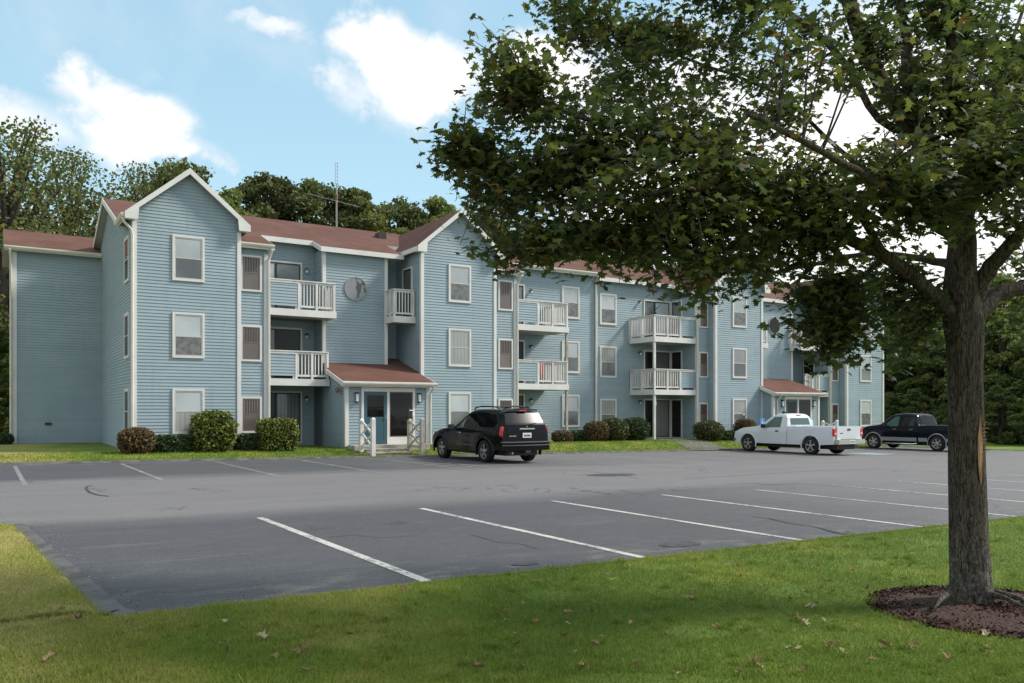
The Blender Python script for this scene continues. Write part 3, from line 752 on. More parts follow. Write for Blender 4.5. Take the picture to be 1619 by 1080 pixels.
for a in ((7.96, SP, 9.10), (11.69, TP, 14.50), (19.11, SP, 20.50), (32.0, SP, 32.84), (37.45, TP, TB), (43.1, SP, 43.99)):
    core.box(a[0] + .01, a[1] + .01, 0, a[2] - .01, BP + .3, cz(a[1], -.22))
core.box(4.33, BP + .02, 0, 47.62, ENDB - .02, cz(BP, -.25))
core.prism([(4.34, BP + .05, cz(BP, -.3)), (4.34, RY, cz(RY, -.3)), (4.34, ENDB - .05, cz(BP, -.3))], (43.2, 0, 0))
# wing on the left
WY, WX = 41.2, .92
wall(WX, WY, 4.32, WY, BZ - .05, 8.55, (0, -1)); wall(WX, 46.2, WX, WY, BZ - .05, lambda s: 9.55 - .42 * abs((46.2 - s) - 43.7), (-1, 0))
core.box(WX + .01, WY + .01, 0, 4.4, 46.1, 8.5)
core.build('wall', 'siding_blue', bld)
f = MB()
for x0, x1, y in ((4.30, 7.98, FR - .012), (7.98, 9.1, SP - .012), (9.1, 11.69, BP - .012), (15.45, 19.13, FR - .012), (19.13, 20.5, SP - .012), (20.5, 32, BP - .012), (32.0, 32.82, SP - .012), (32.82, 36.5, FR - .012), (TB, 43.1, BP - .012), (43.1, 43.97, SP - .012), (43.97, 47.65, FR - .012), (WX - .02, 4.32, WY - .012)):
    f.box(x0, y, -.4, x1, y + .04, BZ - .002 if y < 40 else BZ - .052)
f.box(4.308, FR + .03, -.4, 4.35, WY, BZ - .002)
f.build('foundation', 'concrete', bld)

# ---- roofs
def slab_roof(name, quad, th, parent):
    m = MB(); n = len(quad); top = [Vector(q) for q in quad]; bot = [q - Vector((0, 0, th)) for q in top]
    m.cur = 0; m.add(top, [tuple(range(n))]); m.cur = 1
    m.add(bot, [tuple(range(n))[::-1]]); m.add(top + bot, [(i, n + i, n + (i + 1) % n, (i + 1) % n) for i in range(n)])
    return m.build(name, ['shingles', 'soffit'], parent)
def eave(x0, x1, Ye, dz, gutter=False):
    z = roof_z(Ye, dz)
    m = MB(); m.box(x0, Ye - .03, z - .21, x1, Ye - .002, z - .012); m.build('fascia', 'white_trim', bld)
    if gutter:
        m = MB(); m.prism([(x0, Ye - .032, z - .02), (x0, Ye - .15, z - .02), (x0, Ye - .15, z - .07), (x0, Ye - .10, z - .14), (x0, Ye - .032, z - .14)], (x1 - x0, 0, 0)); m.build('gutter', 'cream_trim', bld)
segs = [(7.96, 9.32, 31.85, 0, 1), (9.32, 11.50, 33.72, 0, 0), (11.50, 15.2, 32.75, 0, 0), (19.0, 20.75, 31.85, 0, 1), (20.75, JX, 33.78, 0, 1),
        (JX, 31.8, 33.78, -.2, 0), (31.8, 32.9, 31.85, -.2, 1), (36.4, TB + .2, 32.75, -.2, 0), (TB + .2, 42.9, 33.72, -.2, 0), (42.9, 44.05, 31.85, -.2, 1)]
for x0, x1, Ye, dz, g in segs:
    slab_roof('roof', [(x0, Ye, roof_z(Ye, dz)), (x1, Ye, roof_z(Ye, dz)), (x1, 34.6, roof_z(34.6, dz)), (x0, 34.6, roof_z(34.6, dz))], .16, bld)
    eave(x0, x1, Ye, dz, g)
m = MB()                                         # the white rake boards where the eaves step
for X, ya, yb, dz in ((11.50, 32.75, 33.72, 0), (9.32, 31.85, 33.70, 0), (20.75, 31.85, 33.76, 0), (31.8, 31.85, 33.76, -.2)):
    d = -.03 if X in (11.50, 31.8) else .002
    m.prism([(X + d, ya, roof_z(ya, dz) - .012), (X + d, yb, roof_z(yb, dz) - .012), (X + d, yb, roof_z(yb, dz) - .21), (X + d, ya, roof_z(ya, dz) - .21)], (.028, 0, 0))
m.build('rake_board', 'white_trim', bld)
for x0, x1, dz in ((4.05, JX, 0), (JX, 47.95, -.2)):
    a = 34.6 if dz else 34.6
    ya = 33.2 if x0 < 5 else a
    pts = [(x0, ya, roof_z(ya, dz)), (min(x1, 6.2) if x0 < 5 else x0, ya, roof_z(ya, dz))] if x0 < 5 else [(x0, a, roof_z(a, dz))]
    if x0 < 5: pts.append((6.2, a, roof_z(a, dz)))
    pts += [(x1, a, roof_z(a, dz)), (x1, RY, RZ + dz), (x0, RY, RZ + dz)]
    slab_roof('roof', pts, .16, bld)
    slab_roof('roof', [(x0, RY, RZ + dz), (x1, RY, RZ + dz), (x1, 44.6, roof_z(44.6, dz)), (x0, 44.6, roof_z(44.6, dz))], .16, bld)
rk = MB()
for y0, y1 in ((33.2, RY), (RY, 44.6)):
    rk.prism([(4.02, y0, roof_z(y0) - .012), (4.02, y1, roof_z(y1) - .012), (4.02, y1, roof_z(y1) - .22), (4.02, y0, roof_z(y0) - .22)], (.028, 0, 0))
rk.build('rake_board', 'white_trim', bld)
YF = 31.28
for x0, x1, dz in bays:
    h = (x0 + x1) / 2; e = (x1 - x0) / 2 + OV; ze = PK + dz - SL * e
    yv = RY - (RZ - .2 * (dz < 0) - ze) / RS; yr = RY - (RZ - .2 * (dz < 0) - (PK + dz)) / RS
    for s in (-1, 1):
        slab_roof('roof', [(h, YF, PK + dz), (h + s * e, YF, ze), (h + s * e, yv + .1, ze), (h, yr + .1, PK + dz)], .15, bld)
        m = MB()
        m.prism([(h, YF - .03, PK + dz + .01), (h + s * e, YF - .03, ze + .01), (h + s * e, YF - .03, ze - .19), (h, YF - .03, PK + dz - .21)], (0, .028, 0))
        m.prism([(h + s * e, YF - .034, ze + .0), (h + s * e, YF - .034, ze - .22), (h + s * ((x1 - x0) / 2 - .10), YF - .034, ze - .22), (h + s * ((x1 - x0) / 2 - .14), YF - .034, ze + .22)], (0, .03, 0))
        m.box(h + s * e, YF + .0, ze - .22, h + s * ((x1 - x0) / 2 - .02), FR - .05, ze - .20)
        m.box(h + s * e - s * .002, YF, ze - .20, h + s * (e - .03), yv, ze - .152)
        m.build('rake_board', 'white_trim', bld)
    m = MB(); X = h - e
    if x0 < 5:
        m.prism([(X - .002, YF, ze - .03), (X - .12, YF, ze - .03), (X - .12, YF, ze - .08), (X - .07, YF, ze - .15), (X - .002, YF, ze - .15)], (0, yv - YF + .05, 0))
        m.build('gutter', 'cream_trim', bld)
    else:
        m.box(X - .012, YF, ze - .19, X - .001, yv, ze - .005); m.build('fascia', 'white_trim', bld)
# wing roof
slab_roof('roof', [(.6, 40.9, 8.50 + .15), (4.31, 40.9, 8.65), (4.31, 43.7, 9.83), (.6, 43.7, 9.83)], .15, bld)
slab_roof('roof', [(.6, 43.7, 9.83), (4.31, 43.7, 9.83), (4.31, 46.5, 8.65), (.6, 46.5, 8.65)], .15, bld)
m = MB(); m.box(.6, 40.87, 8.45, 4.30, 40.898, 8.63); m.build('fascia', 'white_trim', bld)
m = MB(); m.prism([(.58, 40.868, 8.63), (.58, 40.75, 8.63), (.58, 40.75, 8.58), (.58, 40.80, 8.50), (.58, 40.868, 8.50)], (3.72, 0, 0)); m.build('gutter', 'cream_trim', bld)

# ---- white corner boards
def corner(X, Y, z0, z1, sx, w=.10):
    """board on the front face and its return on the side face; sx: which side the wall goes to"""
    m = MB(); m.box(X, Y - .046, z0, X + sx * w, Y - .005, z1); m.box(X, Y - .046, z0, X - sx * .042, Y + w, z1); return m.build('corner_board', 'white_trim', bld)
for x0, x1, dz in bays:
    zs = PK + dz - SL * ((x1 - x0) / 2 + OV) - .24
    corner(x0, FR, BZ, zs, 1); corner(x1, FR, BZ, zs, -1)
corner(11.69, TP, 3.6, cz(TP) - .05, 1); corner(14.50, TP, 3.6, cz(TP) - .05, -1)
corner(9.10, SP, BZ, 7.7, -1); corner(20.50, SP, BZ, 7.7, -1); corner(32.0, SP, BZ, 7.6, 1); corner(43.1, SP, BZ, 7.6, 1)
corner(37.45, TP, 3.4, cz(TP, -.2) - .05, 1); corner(TB, TP, 3.4, cz(TP, -.2) - .05, -1)
corner(WX, WY, BZ - .05, 8.44, 1, .14)
m = MB(); m.box(JX - .06, BP - .046, BZ, JX + .07, BP - .005, cz(BP, -.2) - .02); m.build('joint_board', 'white_trim', bld)
def downspout(pts, r=.045):
    m = MB(); m.tube(pts, r, 6); return m.build('downspout', 'cream_trim', bld, smooth=True)
downspout([(3.93, 31.34, 8.36), (3.98, 31.36, 8.22), (4.22, 31.46, 8.0), (4.27, 31.49, 7.8), (4.27, 31.49, .3)])
downspout([(9.22, 31.74, 7.86), (9.2, 31.85, 7.7), (9.17, 32.02, 7.5), (9.17, 32.02, .3)], .055)
downspout([(20.62, 31.74, 7.86), (20.6, 31.85, 7.7), (20.57, 32.02, 7.5), (20.57, 32.02, .3)], .055)
downspout([(26.6, 33.68, 8.6), (26.66, 33.8, 8.4), (26.68, 34.0, 8.2), (26.68, 34.0, .3)], .055)
downspout([(31.93, 31.8, 7.7), (31.93, 31.95, 7.5), (31.93, 32.0, .2)], .05)
downspout([(43.03, 31.8, 7.7), (43.03, 31.95, 7.5), (43.03, 32.0, .2)], .05)
downspout([(.80, 40.8, 8.5), (.82, 40.95, 8.3), (.84, 41.08, 8.1), (.84, 41.08, .3)], .05)

# ---- windows: u runs along the wall, o points out of it
def frame_on(P0, u, o, w, h, t, d0, d1, mb):
    """four butted strips round a w x h opening (outer size), from d0 to d1 out of the wall"""
    P0, u, o = Vector(P0), Vector(u), Vector(o); k = Vector((0, 0, 1))
    def bar(a0, a1, b0, b1):
        v = [P0 + u * a + k * b + o * d for d in (d0, d1) for a, b in ((a0, b0), (a1, b0), (a1, b1), (a0, b1))]
        mb.add(v, [(0, 3, 2, 1), (4, 5, 6, 7), (0, 1, 5, 4), (1, 2, 6, 5), (2, 3, 7, 6), (3, 0, 4, 7)])
    bar(0, w, 0, t); bar(0, w, h - t, h); bar(0, t, t, h - t); bar(w - t, w, t, h - t); return bar
def panel(P0, u, o, a0, a1, b0, b1, d, mb, d0=.005):
    P0, u, o = Vector(P0), Vector(u), Vector(o); k = Vector((0, 0, 1))
    v = [P0 + u * a + k * b + o * dd for dd in (d0, d) for a, b in ((a0, b0), (a1, b0), (a1, b1), (a0, b1))]
    mb.add(v, [(0, 3, 2, 1), (4, 5, 6, 7), (0, 1, 5, 4), (1, 2, 6, 5), (2, 3, 7, 6), (3, 0, 4, 7)])
def window(P0, u, o, w=1.1, h=1.64, split=.5, up='pane_blind', low='pane_screen', label=None):
    m = MB(); frame_on(P0, u, o, w, h, .075, .002, .062, m); 
    fr = m.build('window', 'white_trim', bld)
    if label: fr['label'] = label
    m = MB(); Q = Vector(P0) + Vector(u) * .077 + Vector((0, 0, .077)); w2, h2 = w - .154, h - .154
    bar = frame_on(Q, u, o, w2, h2, .035, .004, .052, m); bar(.035, w2 - .035, h2 * split - .02, h2 * split + .02)
    m.build('sash', 'beige_frame', fr)
    m = MB(); panel(Q, u, o, .036, w2 - .036, h2 * split + .021, h2 - .036, .037, m); m.build('pane', up, fr)
    m = MB(); panel(Q, u, o, .036, w2 - .036, .036, h2 * split - .021, .044, m); m.build('pane', low, fr)
    return fr
def small_window(P0, u, o, w=.80, h=1.38):
    m = MB(); frame_on(P0, u, o, w, h, .07, .002, .062, m); fr = m.build('window', 'white_trim', bld); fr['label'] = 'narrow brown window with bars over its upper half'
    m = MB(); Q = Vector(P0) + Vector(u) * .072 + Vector((0, 0, .072)); w2, h2 = w - .144, h - .144
    bar = frame_on(Q, u, o, w2, h2, .04, .004, .054, m); bar(.04, w2 - .04, h2 * .52 - .02, h2 * .52 + .02)
    m.build('sash', 'brown_frame', fr)
    m = MB(); panel(Q, u, o, .041, w2 - .041, .041, h2 * .52 - .021, .040, m); panel(Q, u, o, .041, w2 - .041, h2 * .52 + .021, h2 - .041, .034, m); m.build('pane', 'pane_brown', fr)
    m = MB(); n = 6
    for i in range(1, n):
        a = .04 + (w2 - .08) * i / n; panel(Q, u, o, a - .017, a + .017, h2 * .52 + .022, h2 - .042, .047, m, .035)
    m.build('bars', 'brown_bar', fr); return fr
FX, OUT = (1, 0, 0), (0, -1, 0)
tops = (7.98, 5.21, 2.46)
for bi, (x0, x1, dz) in enumerate(bays):
    h = (x0 + x1) / 2
    for k, t in enumerate(tops):
        sp_ = .5 if (bi, k) != (0, 1) else .47
        low = 'pane_curtain' if (bi, k) in ((1, 1), (0, 2)) else 'pane_reflection' if (bi, k) in ((1, 0), (0, 1), (2, 0), (3, 2)) else 'pane_screen'
        up = 'pane_curtain' if (bi, k) in ((1, 1), (2, 1), (2, 2)) else 'pane_blind'
        window((h - .55, FR, t - 1.64 + dz), FX, OUT, split=sp_, low=low, up=up)
for k, t in enumerate(tops): window((4.32, 33.55, t - 1.64), (0, -1, 0), (-1, 0, 0), w=1.1, up='pane_dark', low='pane_dark')
for x, dz in ((24.56, 0), (27.0, -.18)):
    for k, t in enumerate(tops): window((x, BP, t - 1.64 + dz), FX, OUT, up='pane_blind' if k == 0 or x < 25 else 'pane_curtain', low='pane_reflection' if k == 0 else 'pane_screen')
for k, t in enumerate((7.60, 4.93, 2.20)):
    small_window((8.11, SP, t - 1.38), FX, OUT); small_window((19.56, SP, t - 1.38), FX, OUT, w=.78)
    small_window((32.13, SP, t - 1.5), FX, OUT, w=.66); small_window((43.2, SP, t - 1.5), FX, OUT, w=.66)

# ---- round windows
def round_window(X, Z, r=.46, pane='pane_round'):
    m = MB(); n = 40; Y = TP
    m.lathe([(r + .045, -.004), (r + .045, .06), (r, .06), (r, .02)], (X, Y, Z), (0, -1, 0), n)
    fr = m.build('window', 'ring_grey', bld, smooth=R(30)); fr['label'] = 'round window high on the stair wall'
    m = MB(); m.add([(X + r * .99 * math.cos(2 * math.pi * k / n), Y - .042, Z + r * .99 * math.sin(2 * math.pi * k / n)) for k in range(n)], [tuple(range(n))])
    m.build('pane', pane, fr)
mm = mat('pane_round', (.3, .3, .3), .1, spec=.8); nt, b = P(mm); p = geopos(nt)
nt.links.new(mixc(nt, mapr(nt, noise(nt, scalev(nt, p, (1.2, 1, .8)), 1.5, 2, .4, .8), .36, .42), (.035, .035, .035), (.20, .205, .215)), b.inputs['Base Color'])
round_window(13.10, 6.80); round_window(39.15, 6.65, pane='pane_dark')

# ---- sliding doors
def slider(P0, u, o, w, h, panes, label=None, split=.5):
    m = MB(); frame_on(P0, u, o, w, h, .075, .002, .064, m); fr = m.build('sliding_door', 'white_trim', bld)
    if label: fr['label'] = label
    Q = Vector(P0) + Vector(u) * .077 + Vector((0, 0, .077)); w2, h2 = w - .154, h - .154
    n = len(panes); x = 0; ws = [split, 1 - split] if n == 2 else [1 / n] * n
    m = MB(); g = MB()
    for i, pn in enumerate(panes):
        a, b_ = x * w2, (x + ws[i]) * w2; x += ws[i]
        frame_on(Q + Vector(u) * a, u, o, b_ - a - .002, h2, .05, .004, .050 + .005 * i, m)
        g = MB(); panel(Q, u, o, a + .051, b_ - .053, .051, h2 - .051, .036, g); g.build('pane', pn, fr)
    m.build('door_frame', 'dark_frame', fr); return fr
dk = (5.68, 2.94, .30)
def wall_lamp(X, Y, Z, o=(0, -1, 0)):
    o = Vector(o); c = Vector((X, Y, Z)) + o * .02
    m = MB(); m.lathe([(.0, 0), (.06, 0), (.06, .02), (.0, .02)], c, o, 12)
    m.tube([c + o * .02, c + o * .10 + Vector((0, 0, .03)), c + o * .12 + Vector((0, 0, -.02))], .012, 6)
    q = c + o * .12 + Vector((0, 0, -.02)); m.lathe([(.0, .1), (.07, .03), (.085, 0), (.05, 0)], q, (0, 0, 1), 12)
    l = m.build('wall_lamp', 'black_metal', bld, smooth=R(30))
    m = MB(); m.lathe([(.055, 0), (.06, -.06), (.03, -.12), (0, -.13)], q, (0, 0, 1), 12); m.build('globe', 'lamp_glass', l, smooth=True)
for k, z in enumerate(dk):
    ht = 2.18
    slider((9.22, BP, z), FX, OUT, 1.93, ht, (('pane_blind', 'pane_screen'), ('pane_vertical', 'pane_dark'), ('pane_dark', 'pane_vertical'))[k], split=.42)
    wall_lamp(11.32, BP, z + 1.9)
    slider((20.58, BP, z), FX, OUT, 1.72, ht, (('pane_screen', 'pane_screen'), ('pane_dark', 'pane_dark'), ('pane_dark', 'pane_dark'))[k])
    wall_lamp(22.65, BP, z + 1.9)
    slider((30.0, BP, z - .18), FX, OUT, 1.93, ht, (('pane_vertical', 'pane_blind'), ('pane_dark', 'pane_vertical'), ('pane_dark', 'pane_curtain'))[k], split=.4)
    slider((32.0, 34.02, z - .18), (0, -1, 0), (-1, 0, 0), .86, ht, (('pane_screen',), ('pane_dark',), ('pane_dark',))[k])
    wall_lamp(29.7, BP, z + 1.85)
    slider((TB + .05, BP, z - .18), FX, OUT, 1.35, ht, ('pane_vertical',)); slider((43.1, 34.02, z - .18), (0, -1, 0), (-1, 0, 0), .86, ht, ('pane_dark',))
slider((15.47, 33.35, 5.68), (0, -1, 0), (-1, 0, 0), .95, 2.2, ('pane_vertical',), 'narrow glass door in the side of the second bay')

# ---- balconies
def railing(mb, p0, p1, z0, zt, o, bal=True, post0=True, post1=True, mid=0, step=.125):
    p0, p1 = Vector((*p0, 0)), Vector((*p1, 0)); L = (p1 - p0).length; u = (p1 - p0) / L; o = Vector((*o, 0)); k = Vector((0, 0, 1))
    def bar(a0, a1, b0, b1, d0, d1):
        v = [p0 + u * a + k * b + o * d for d in (d0, d1) for a, b in ((a0, b0), (a1, b0), (a1, b1), (a0, b1))]
        mb.add(v, [(0, 3, 2, 1), (4, 5, 6, 7), (0, 1, 5, 4), (1, 2, 6, 5), (2, 3, 7, 6), (3, 0, 4, 7)])
    bar(0, L, zt - .04, zt, -.075, .075)                      # cap
    bar(.0, L, zt - .13, zt - .042, -.02, .02)
    bar(.0, L, z0 + .09, z0 + .17, -.02, .02)
    if post0: bar(0, .09, z0, zt - .041, -.045, .046)
    if post1: bar(L - .09, L, z0, zt - .041, -.045, .046)
    for i in range(mid): a = L * (i + 1) / (mid + 1); bar(a - .045, a + .045, z0, zt - .041, -.045, .046)
    if bal:
        n = max(2, int(L / step))
        for i in range(1, n): a = L * i / n; bar(a - .02, a + .02, z0 + .172, zt - .132, -.016, .016)
def balcony(x0, x1, y0, y1, zt, zr, solid, open_sides, mid=1, dz=0, label=None, post_to=None, split=None):
    """deck from x0..x1, front at y0, back at y1; solid: (xa, xb) part of the front closed with clapboards; open_sides: subset of 'LR'"""
    m = MB(); m.box(x0 + .03, y0 + .03, zt - .06, x1 - .03, y1, zt - .005)
    d = m.build('balcony', 'deck_dark', bld)
    if label: d['label'] = label
    m = MB(); L = 'L' in open_sides; Rr = 'R' in open_sides
    m.box(x0, y0 - .0, zt - .27, x1, y0 + .028, zt)
    if L: m.box(x0, y0 + .03, zt - .27, x0 + .028, y1 - .03, zt)
    if Rr: m.box(x1 - .028, y0 + .03, zt - .27, x1, y1 - .03, zt)
    m.build('fascia', 'white_trim', d)
    m = MB(); m.box(x0 + .03, y0 + .03, zt - .26, x1 - .03, y1, zt - .235); m.build('soffit', 'soffit', d)
    m = MB(); sx0, sx1 = solid if solid else (None, None); yy = y0 + .09
    if solid:
        if abs(sx0 - x0) < .2: fr_ = (sx1, x1 - .03)
        else: fr_ = (x0 + .03, sx0)
    else: fr_ = (x0 + .03, x1 - .03)
    railing(m, (fr_[0], yy), (fr_[1], yy), zt, zr, (0, -1), mid=mid)
    if L: railing(m, (x0 + .08, yy + .05), (x0 + .08, y1 - .04), zt, zr, (-1, 0), post0=False, mid=1)
    if Rr: railing(m, (x1 - .08, yy + .05), (x1 - .08, y1 - .04), zt, zr, (1, 0), post0=False, mid=1)
    if solid:
        m.box(sx0, yy - .075, zr - .04, sx1, yy + .075, zr); m.box(sx0, yy - .052, zr - .13, sx1, yy + .02, zr - .041)
        for X in (sx0 + .05, sx1 - .05): m.box(X - .045, yy - .02, zt, X + .045, yy + .04, zr - .131)
    m.build('railing', 'white_paint', d)
    if solid:
        s_ = MB(); siding_wall(s_, (sx0, yy - .02), (sx1, yy - .02), zt + .12, zr - .131, (0, -1)); s_.box(sx0, yy - .019, zt + .12, sx1, yy + .019, zr - .132); s_.build('panel', 'siding_blue', d)
    return d
for k, (zt, zr) in enumerate(((5.66, 6.81), (2.92, 4.03))):
    balcony(9.20, 11.92 if k == 0 else 11.64, SP - .02, BP - .02 if 0 else TP - .03 if k == 0 else BP - .02, zt, zr, (9.20, 10.35 - .1 * k), 'R' if k == 0 else '', mid=1, label='balcony with closed left half beside the first bay, %s floor' % ('third', 'second')[k])
    if k == 0: m = MB(); m.box(9.23, TP - .03, zt - .25, 11.66, BP - .02, zt - .01); m.build('deck', 'deck_dark', bld)
    balcony(20.62, 23.55, SP - .02, BP - .03, zt, zr, (20.62, 21.75), 'R', mid=1, label='corner balcony left of the middle wall, %s floor' % ('third', 'second')[k])
    balcony(28.98, 31.95, SP - .02, BP - .03, zt - .17, zr - .20, (30.9, 31.95), 'L', mid=1, label='corner balcony right of the middle wall, %s floor' % ('third', 'second')[k])
    balcony(40.45 if k == 0 else 40.85, 43.05, SP - .02, (TP if k == 0 else BP) - .03, zt - .17, zr - .20, (42.2, 43.05), 'L' if k == 0 else '', mid=1, label='balcony beside the last bay, %s floor' % ('third', 'second')[k])
    if k == 0: m = MB(); m.box(TB + .03, TP - .03, zt - .42, 43.05, BP - .02, zt - .18); m.build('deck', 'deck_dark', bld)
balcony(14.42, 15.44, SP - .02, TP + .0, 5.66, 6.81, None, 'L', mid=0, label='small balcony between the stair wall and the second bay')
balcony(36.51, 37.6, SP - .02, TP + .0, 5.49, 6.64, None, 'R', mid=0, label='small balcony between the third bay and the stair wall')
for X, mats_ in ((23.47, 'weathered_wood'), (29.06, 'white_paint')):
    dz = 0 if X < 25 else -.17; m = MB(); m.box(X - .055, SP + .02, .0, X + .055, SP + .13, 2.65 + dz); m.build('post', mats_, bld); m = MB(); m.box(X - .055, SP + .02, 2.92 + dz + 1.1, X + .055, SP + .13, 5.39 + dz); m.build('post', mats_, bld)

# ---- entry porches
def porch(x0, x1, Y, dz, door_first, label):
    zr, ze = 3.66 + dz, 2.80 + dz; ye = Y - .27; pit = (zr - ze) / (TP - ye); zw = lambda y: zr - pit * (TP - y)
    o = []
    w = MB(); siding_wall(w, (x0, Y), (x1, Y), .28 + dz, 2.72 + dz, (0, -1)); e = w.build('entry_porch', 'siding_blue', bld); e['label'] = label
    w = MB(); siding_wall(w, (x0, BP - .01), (x0, Y), BZ, lambda s: min(zw(BP - .01 - s), 3.55 + dz) - .14, (-1, 0)); w.build('wall', 'siding_blue', e); w = MB(); siding_wall(w, (x1, Y), (x1, TP), BZ, lambda s: zw(Y + s) - .14, (1, 0)); w.build('wall', 'siding_blue', e)
    w = MB(); w.box(x0 + .02, Y + .02, 0, x1 - .02, TP, 2.7 + dz); w.build('wall', 'interior', e)
    w = MB(); w.box(x0 - .01, Y - .012, 0, x1 + .01, Y + .02, .28 + dz); w.build('foundation', 'concrete', e)
    n = [(x0 - .22, ye, ze), (x1 + .2, ye, ze), (x1 + .2, TP + .02, zr), (x0 - .22, TP + .02, zr)]
    if x0 < 20: n = [(x0 - .22, ye, ze), (x1 + .2, ye, ze), (x1 + .2, FR - .0, zw(FR)), (15.47, FR, zw(FR)), (15.47, BP, zw(BP)), (14.5, BP, zw(BP)), (14.5, TP, zr), (x0 - .0, TP, zr), (x0 - .22, 32.05, zw(32.05))]
    else: n = [(x0 - .22, ye, ze), (x1 + .2, ye, ze), (x1 + .2, 32.0, zw(32.0)), (x1, TP, zr), (37.45, TP, zr), (37.45, BP, zw(BP)), (36.49, BP, zw(BP)), (36.49, FR - .02, zw(FR - .02)), (x0 - .22, FR - .02, zw(FR - .02))]
    m = MB(); k = len(n); top = [Vector(q) for q in n]; bot = [q - Vector((0, 0, .13)) for q in top]
    m.add(top, [tuple(range(k))]); m.cur = 1; m.add(bot, [tuple(range(k))[::-1]]); m.add(top + bot, [(i, k + i, k + (i + 1) % k, (i + 1) % k) for i in range(k)])
    m.build('roof', ['shingles', 'cream_trim'], e)
    m = MB(); m.box(x0 - .22, ye - .028, ze - .2, x1 + .2, ye - .002, ze - .01)
    yb = 32.0 if x0 < 20 else FR - .03
    m.prism([(x0 - .25, ye - .028, ze - .01), (x0 - .25, yb, zw(yb) - .01), (x0 - .25, yb, zw(yb) - .19), (x0 - .25, ye - .028, ze - .2)], (.028, 0, 0))
    yb = FR - .03 if x0 < 20 else 32.0
    m.prism([(x1 + .203, ye - .028, ze - .01), (x1 + .203, yb, zw(yb) - .01), (x1 + .203, yb, zw(yb) - .19), (x1 + .203, ye - .028, ze - .2)], (.028, 0, 0))
    m.box(x0 - .22, ye, ze - .2, x1 + .2, Y - .03, ze - .175)
    m.build('fascia', 'white_trim', e)
    m = MB(); m.prism([(x0 - .26, ye - .03, ze - .03), (x0 - .26, ye - .15, ze - .03), (x0 - .26, ye - .15, ze - .08), (x0 - .26, ye - .10, ze - .15), (x0 - .26, ye - .03, ze - .15)], (x1 - x0 + .5, 0, 0)); m.build('gutter', 'cream_trim', e)
    m = MB()
    for X, s in ((x0, 1), (x1, -1)): m = MB(); m.box(X, Y - .046, .28 + dz, X + s * .10, Y - .005, 2.62 + dz); m.box(X, Y - .046, .28 + dz, X - s * .042, Y + .10, 2.66 + dz); m.build('corner_board', 'white_trim', e)
    xd = x1 + .08 if x0 < 20 else x0 + .25
    m = MB(); m.tube([(xd, ye - .1, ze - .14), (xd, ye + .02, ze - .3), (xd, Y - .07, ze - .42), (xd, Y - .07, .3 + dz)], .045, 6); m.build('downspout', 'cream_trim', e, smooth=True)
    # door and side light
    zb, zt = .37 + dz, 2.42 + dz; a = x0 + (.98 if not door_first else .72); dw, gw = .98, .98
    m = MB(); m.box(a - .1, Y - .056, zt, a + dw + gw + .24, Y - .003, zt + .16)
    for X in (a - .1, a + dw + .0, a + dw + gw + .14): m.box(X, Y - .056, zb - .03, X + .1, Y - .003, zt - .002)
    m.box(a + dw + .102, Y - .05, zb - .03, a + dw + gw + .138, Y - .003, zb + .25)
    m.build('door_frame', 'white_trim', e)
    door_x, glass_x = (a, a + dw + .1)
    m = MB(); frame_on((door_x, Y, zb), FX, OUT, dw, zt - zb - .002, .14, .004, .048, m); panel((door_x, Y, zb), FX, OUT, .14, dw - .14, .14, .95, .040, m); panel((door_x, Y, zb), FX, OUT, .14, dw - .14, .95, 1.05, .046, m)
    dr = m.build('door', 'teal_door', e)
    m = MB(); panel((door_x, Y, zb), FX, OUT, .142, dw - .142, 1.052, zt - zb - .15, .036, m); m.build('pane', 'pane_dark', dr)
    m = MB(); m.tube([(door_x + dw - .07, Y - .05, zb + .95), (door_x + dw - .07, Y - .09, zb + .97), (door_x + dw - .07, Y - .09, zb + 1.13), (door_x + dw - .07, Y - .05, zb + 1.15)], .014, 6); m.build('handle', 'chrome', dr, smooth=True)
    m = MB(); panel((glass_x, Y, zb), FX, OUT, .03, gw + .01, .262, zt - zb - .03, .036, m); g = m.build('pane', 'pane_dark', e)
    m = MB(); frame_on((glass_x + .003, Y, zb + .252), FX, OUT, gw + .034, zt - zb - .256, .035, .021, .049, m); m.build('side_light', 'brown_frame', e)
    for X in (a - .30, a + dw + gw + .42):
        m = MB(); m.box(X - .05, Y - .06, zt - .42, X + .05, Y - .02, zt - .05); m.box(X - .07, Y - .16, zt - .10, X + .07, Y - .02, zt - .04); m.box(X - .06, Y - .15, zt - .43, X + .06, Y - .02, zt - .39)
        l = m.build('wall_lamp', 'black_metal', e)
        m = MB(); m.box(X - .045, Y - .14, zt - .388, X + .045, Y - .061, zt - .102); m.build('globe', 'lamp_glass', l)
    return e
E1 = porch(11.69, 15.22, 30.45, 0, True, 'entry porch with teal door between the first and the second bay')
m = MB(); m.box(14.30, 30.40, 1.40, 14.62, 30.428, 1.78); q = m.build('notice_board', 'dark_frame', E1)
m = MB(); m.box(14.50, 30.392, 1.44, 14.58, 30.399, 1.60); m.box(14.36, 30.392, 1.66, 14.56, 30.399, 1.70); m.build('notice', 'plastic_white', q)
m = MB(); m.lathe([(0, .0), (.09, .01), (.13, .06), (.10, .12), (0, .15)], (11.58, 30.9, 2.48), (-1, 0, 0), 12); m.build('alarm_bell', 'brown_frame', E1, smooth=True)
E2 = porch(36.50, 40.35, 30.80, -.13, False, 'entry porch with glass door right of the third bay')
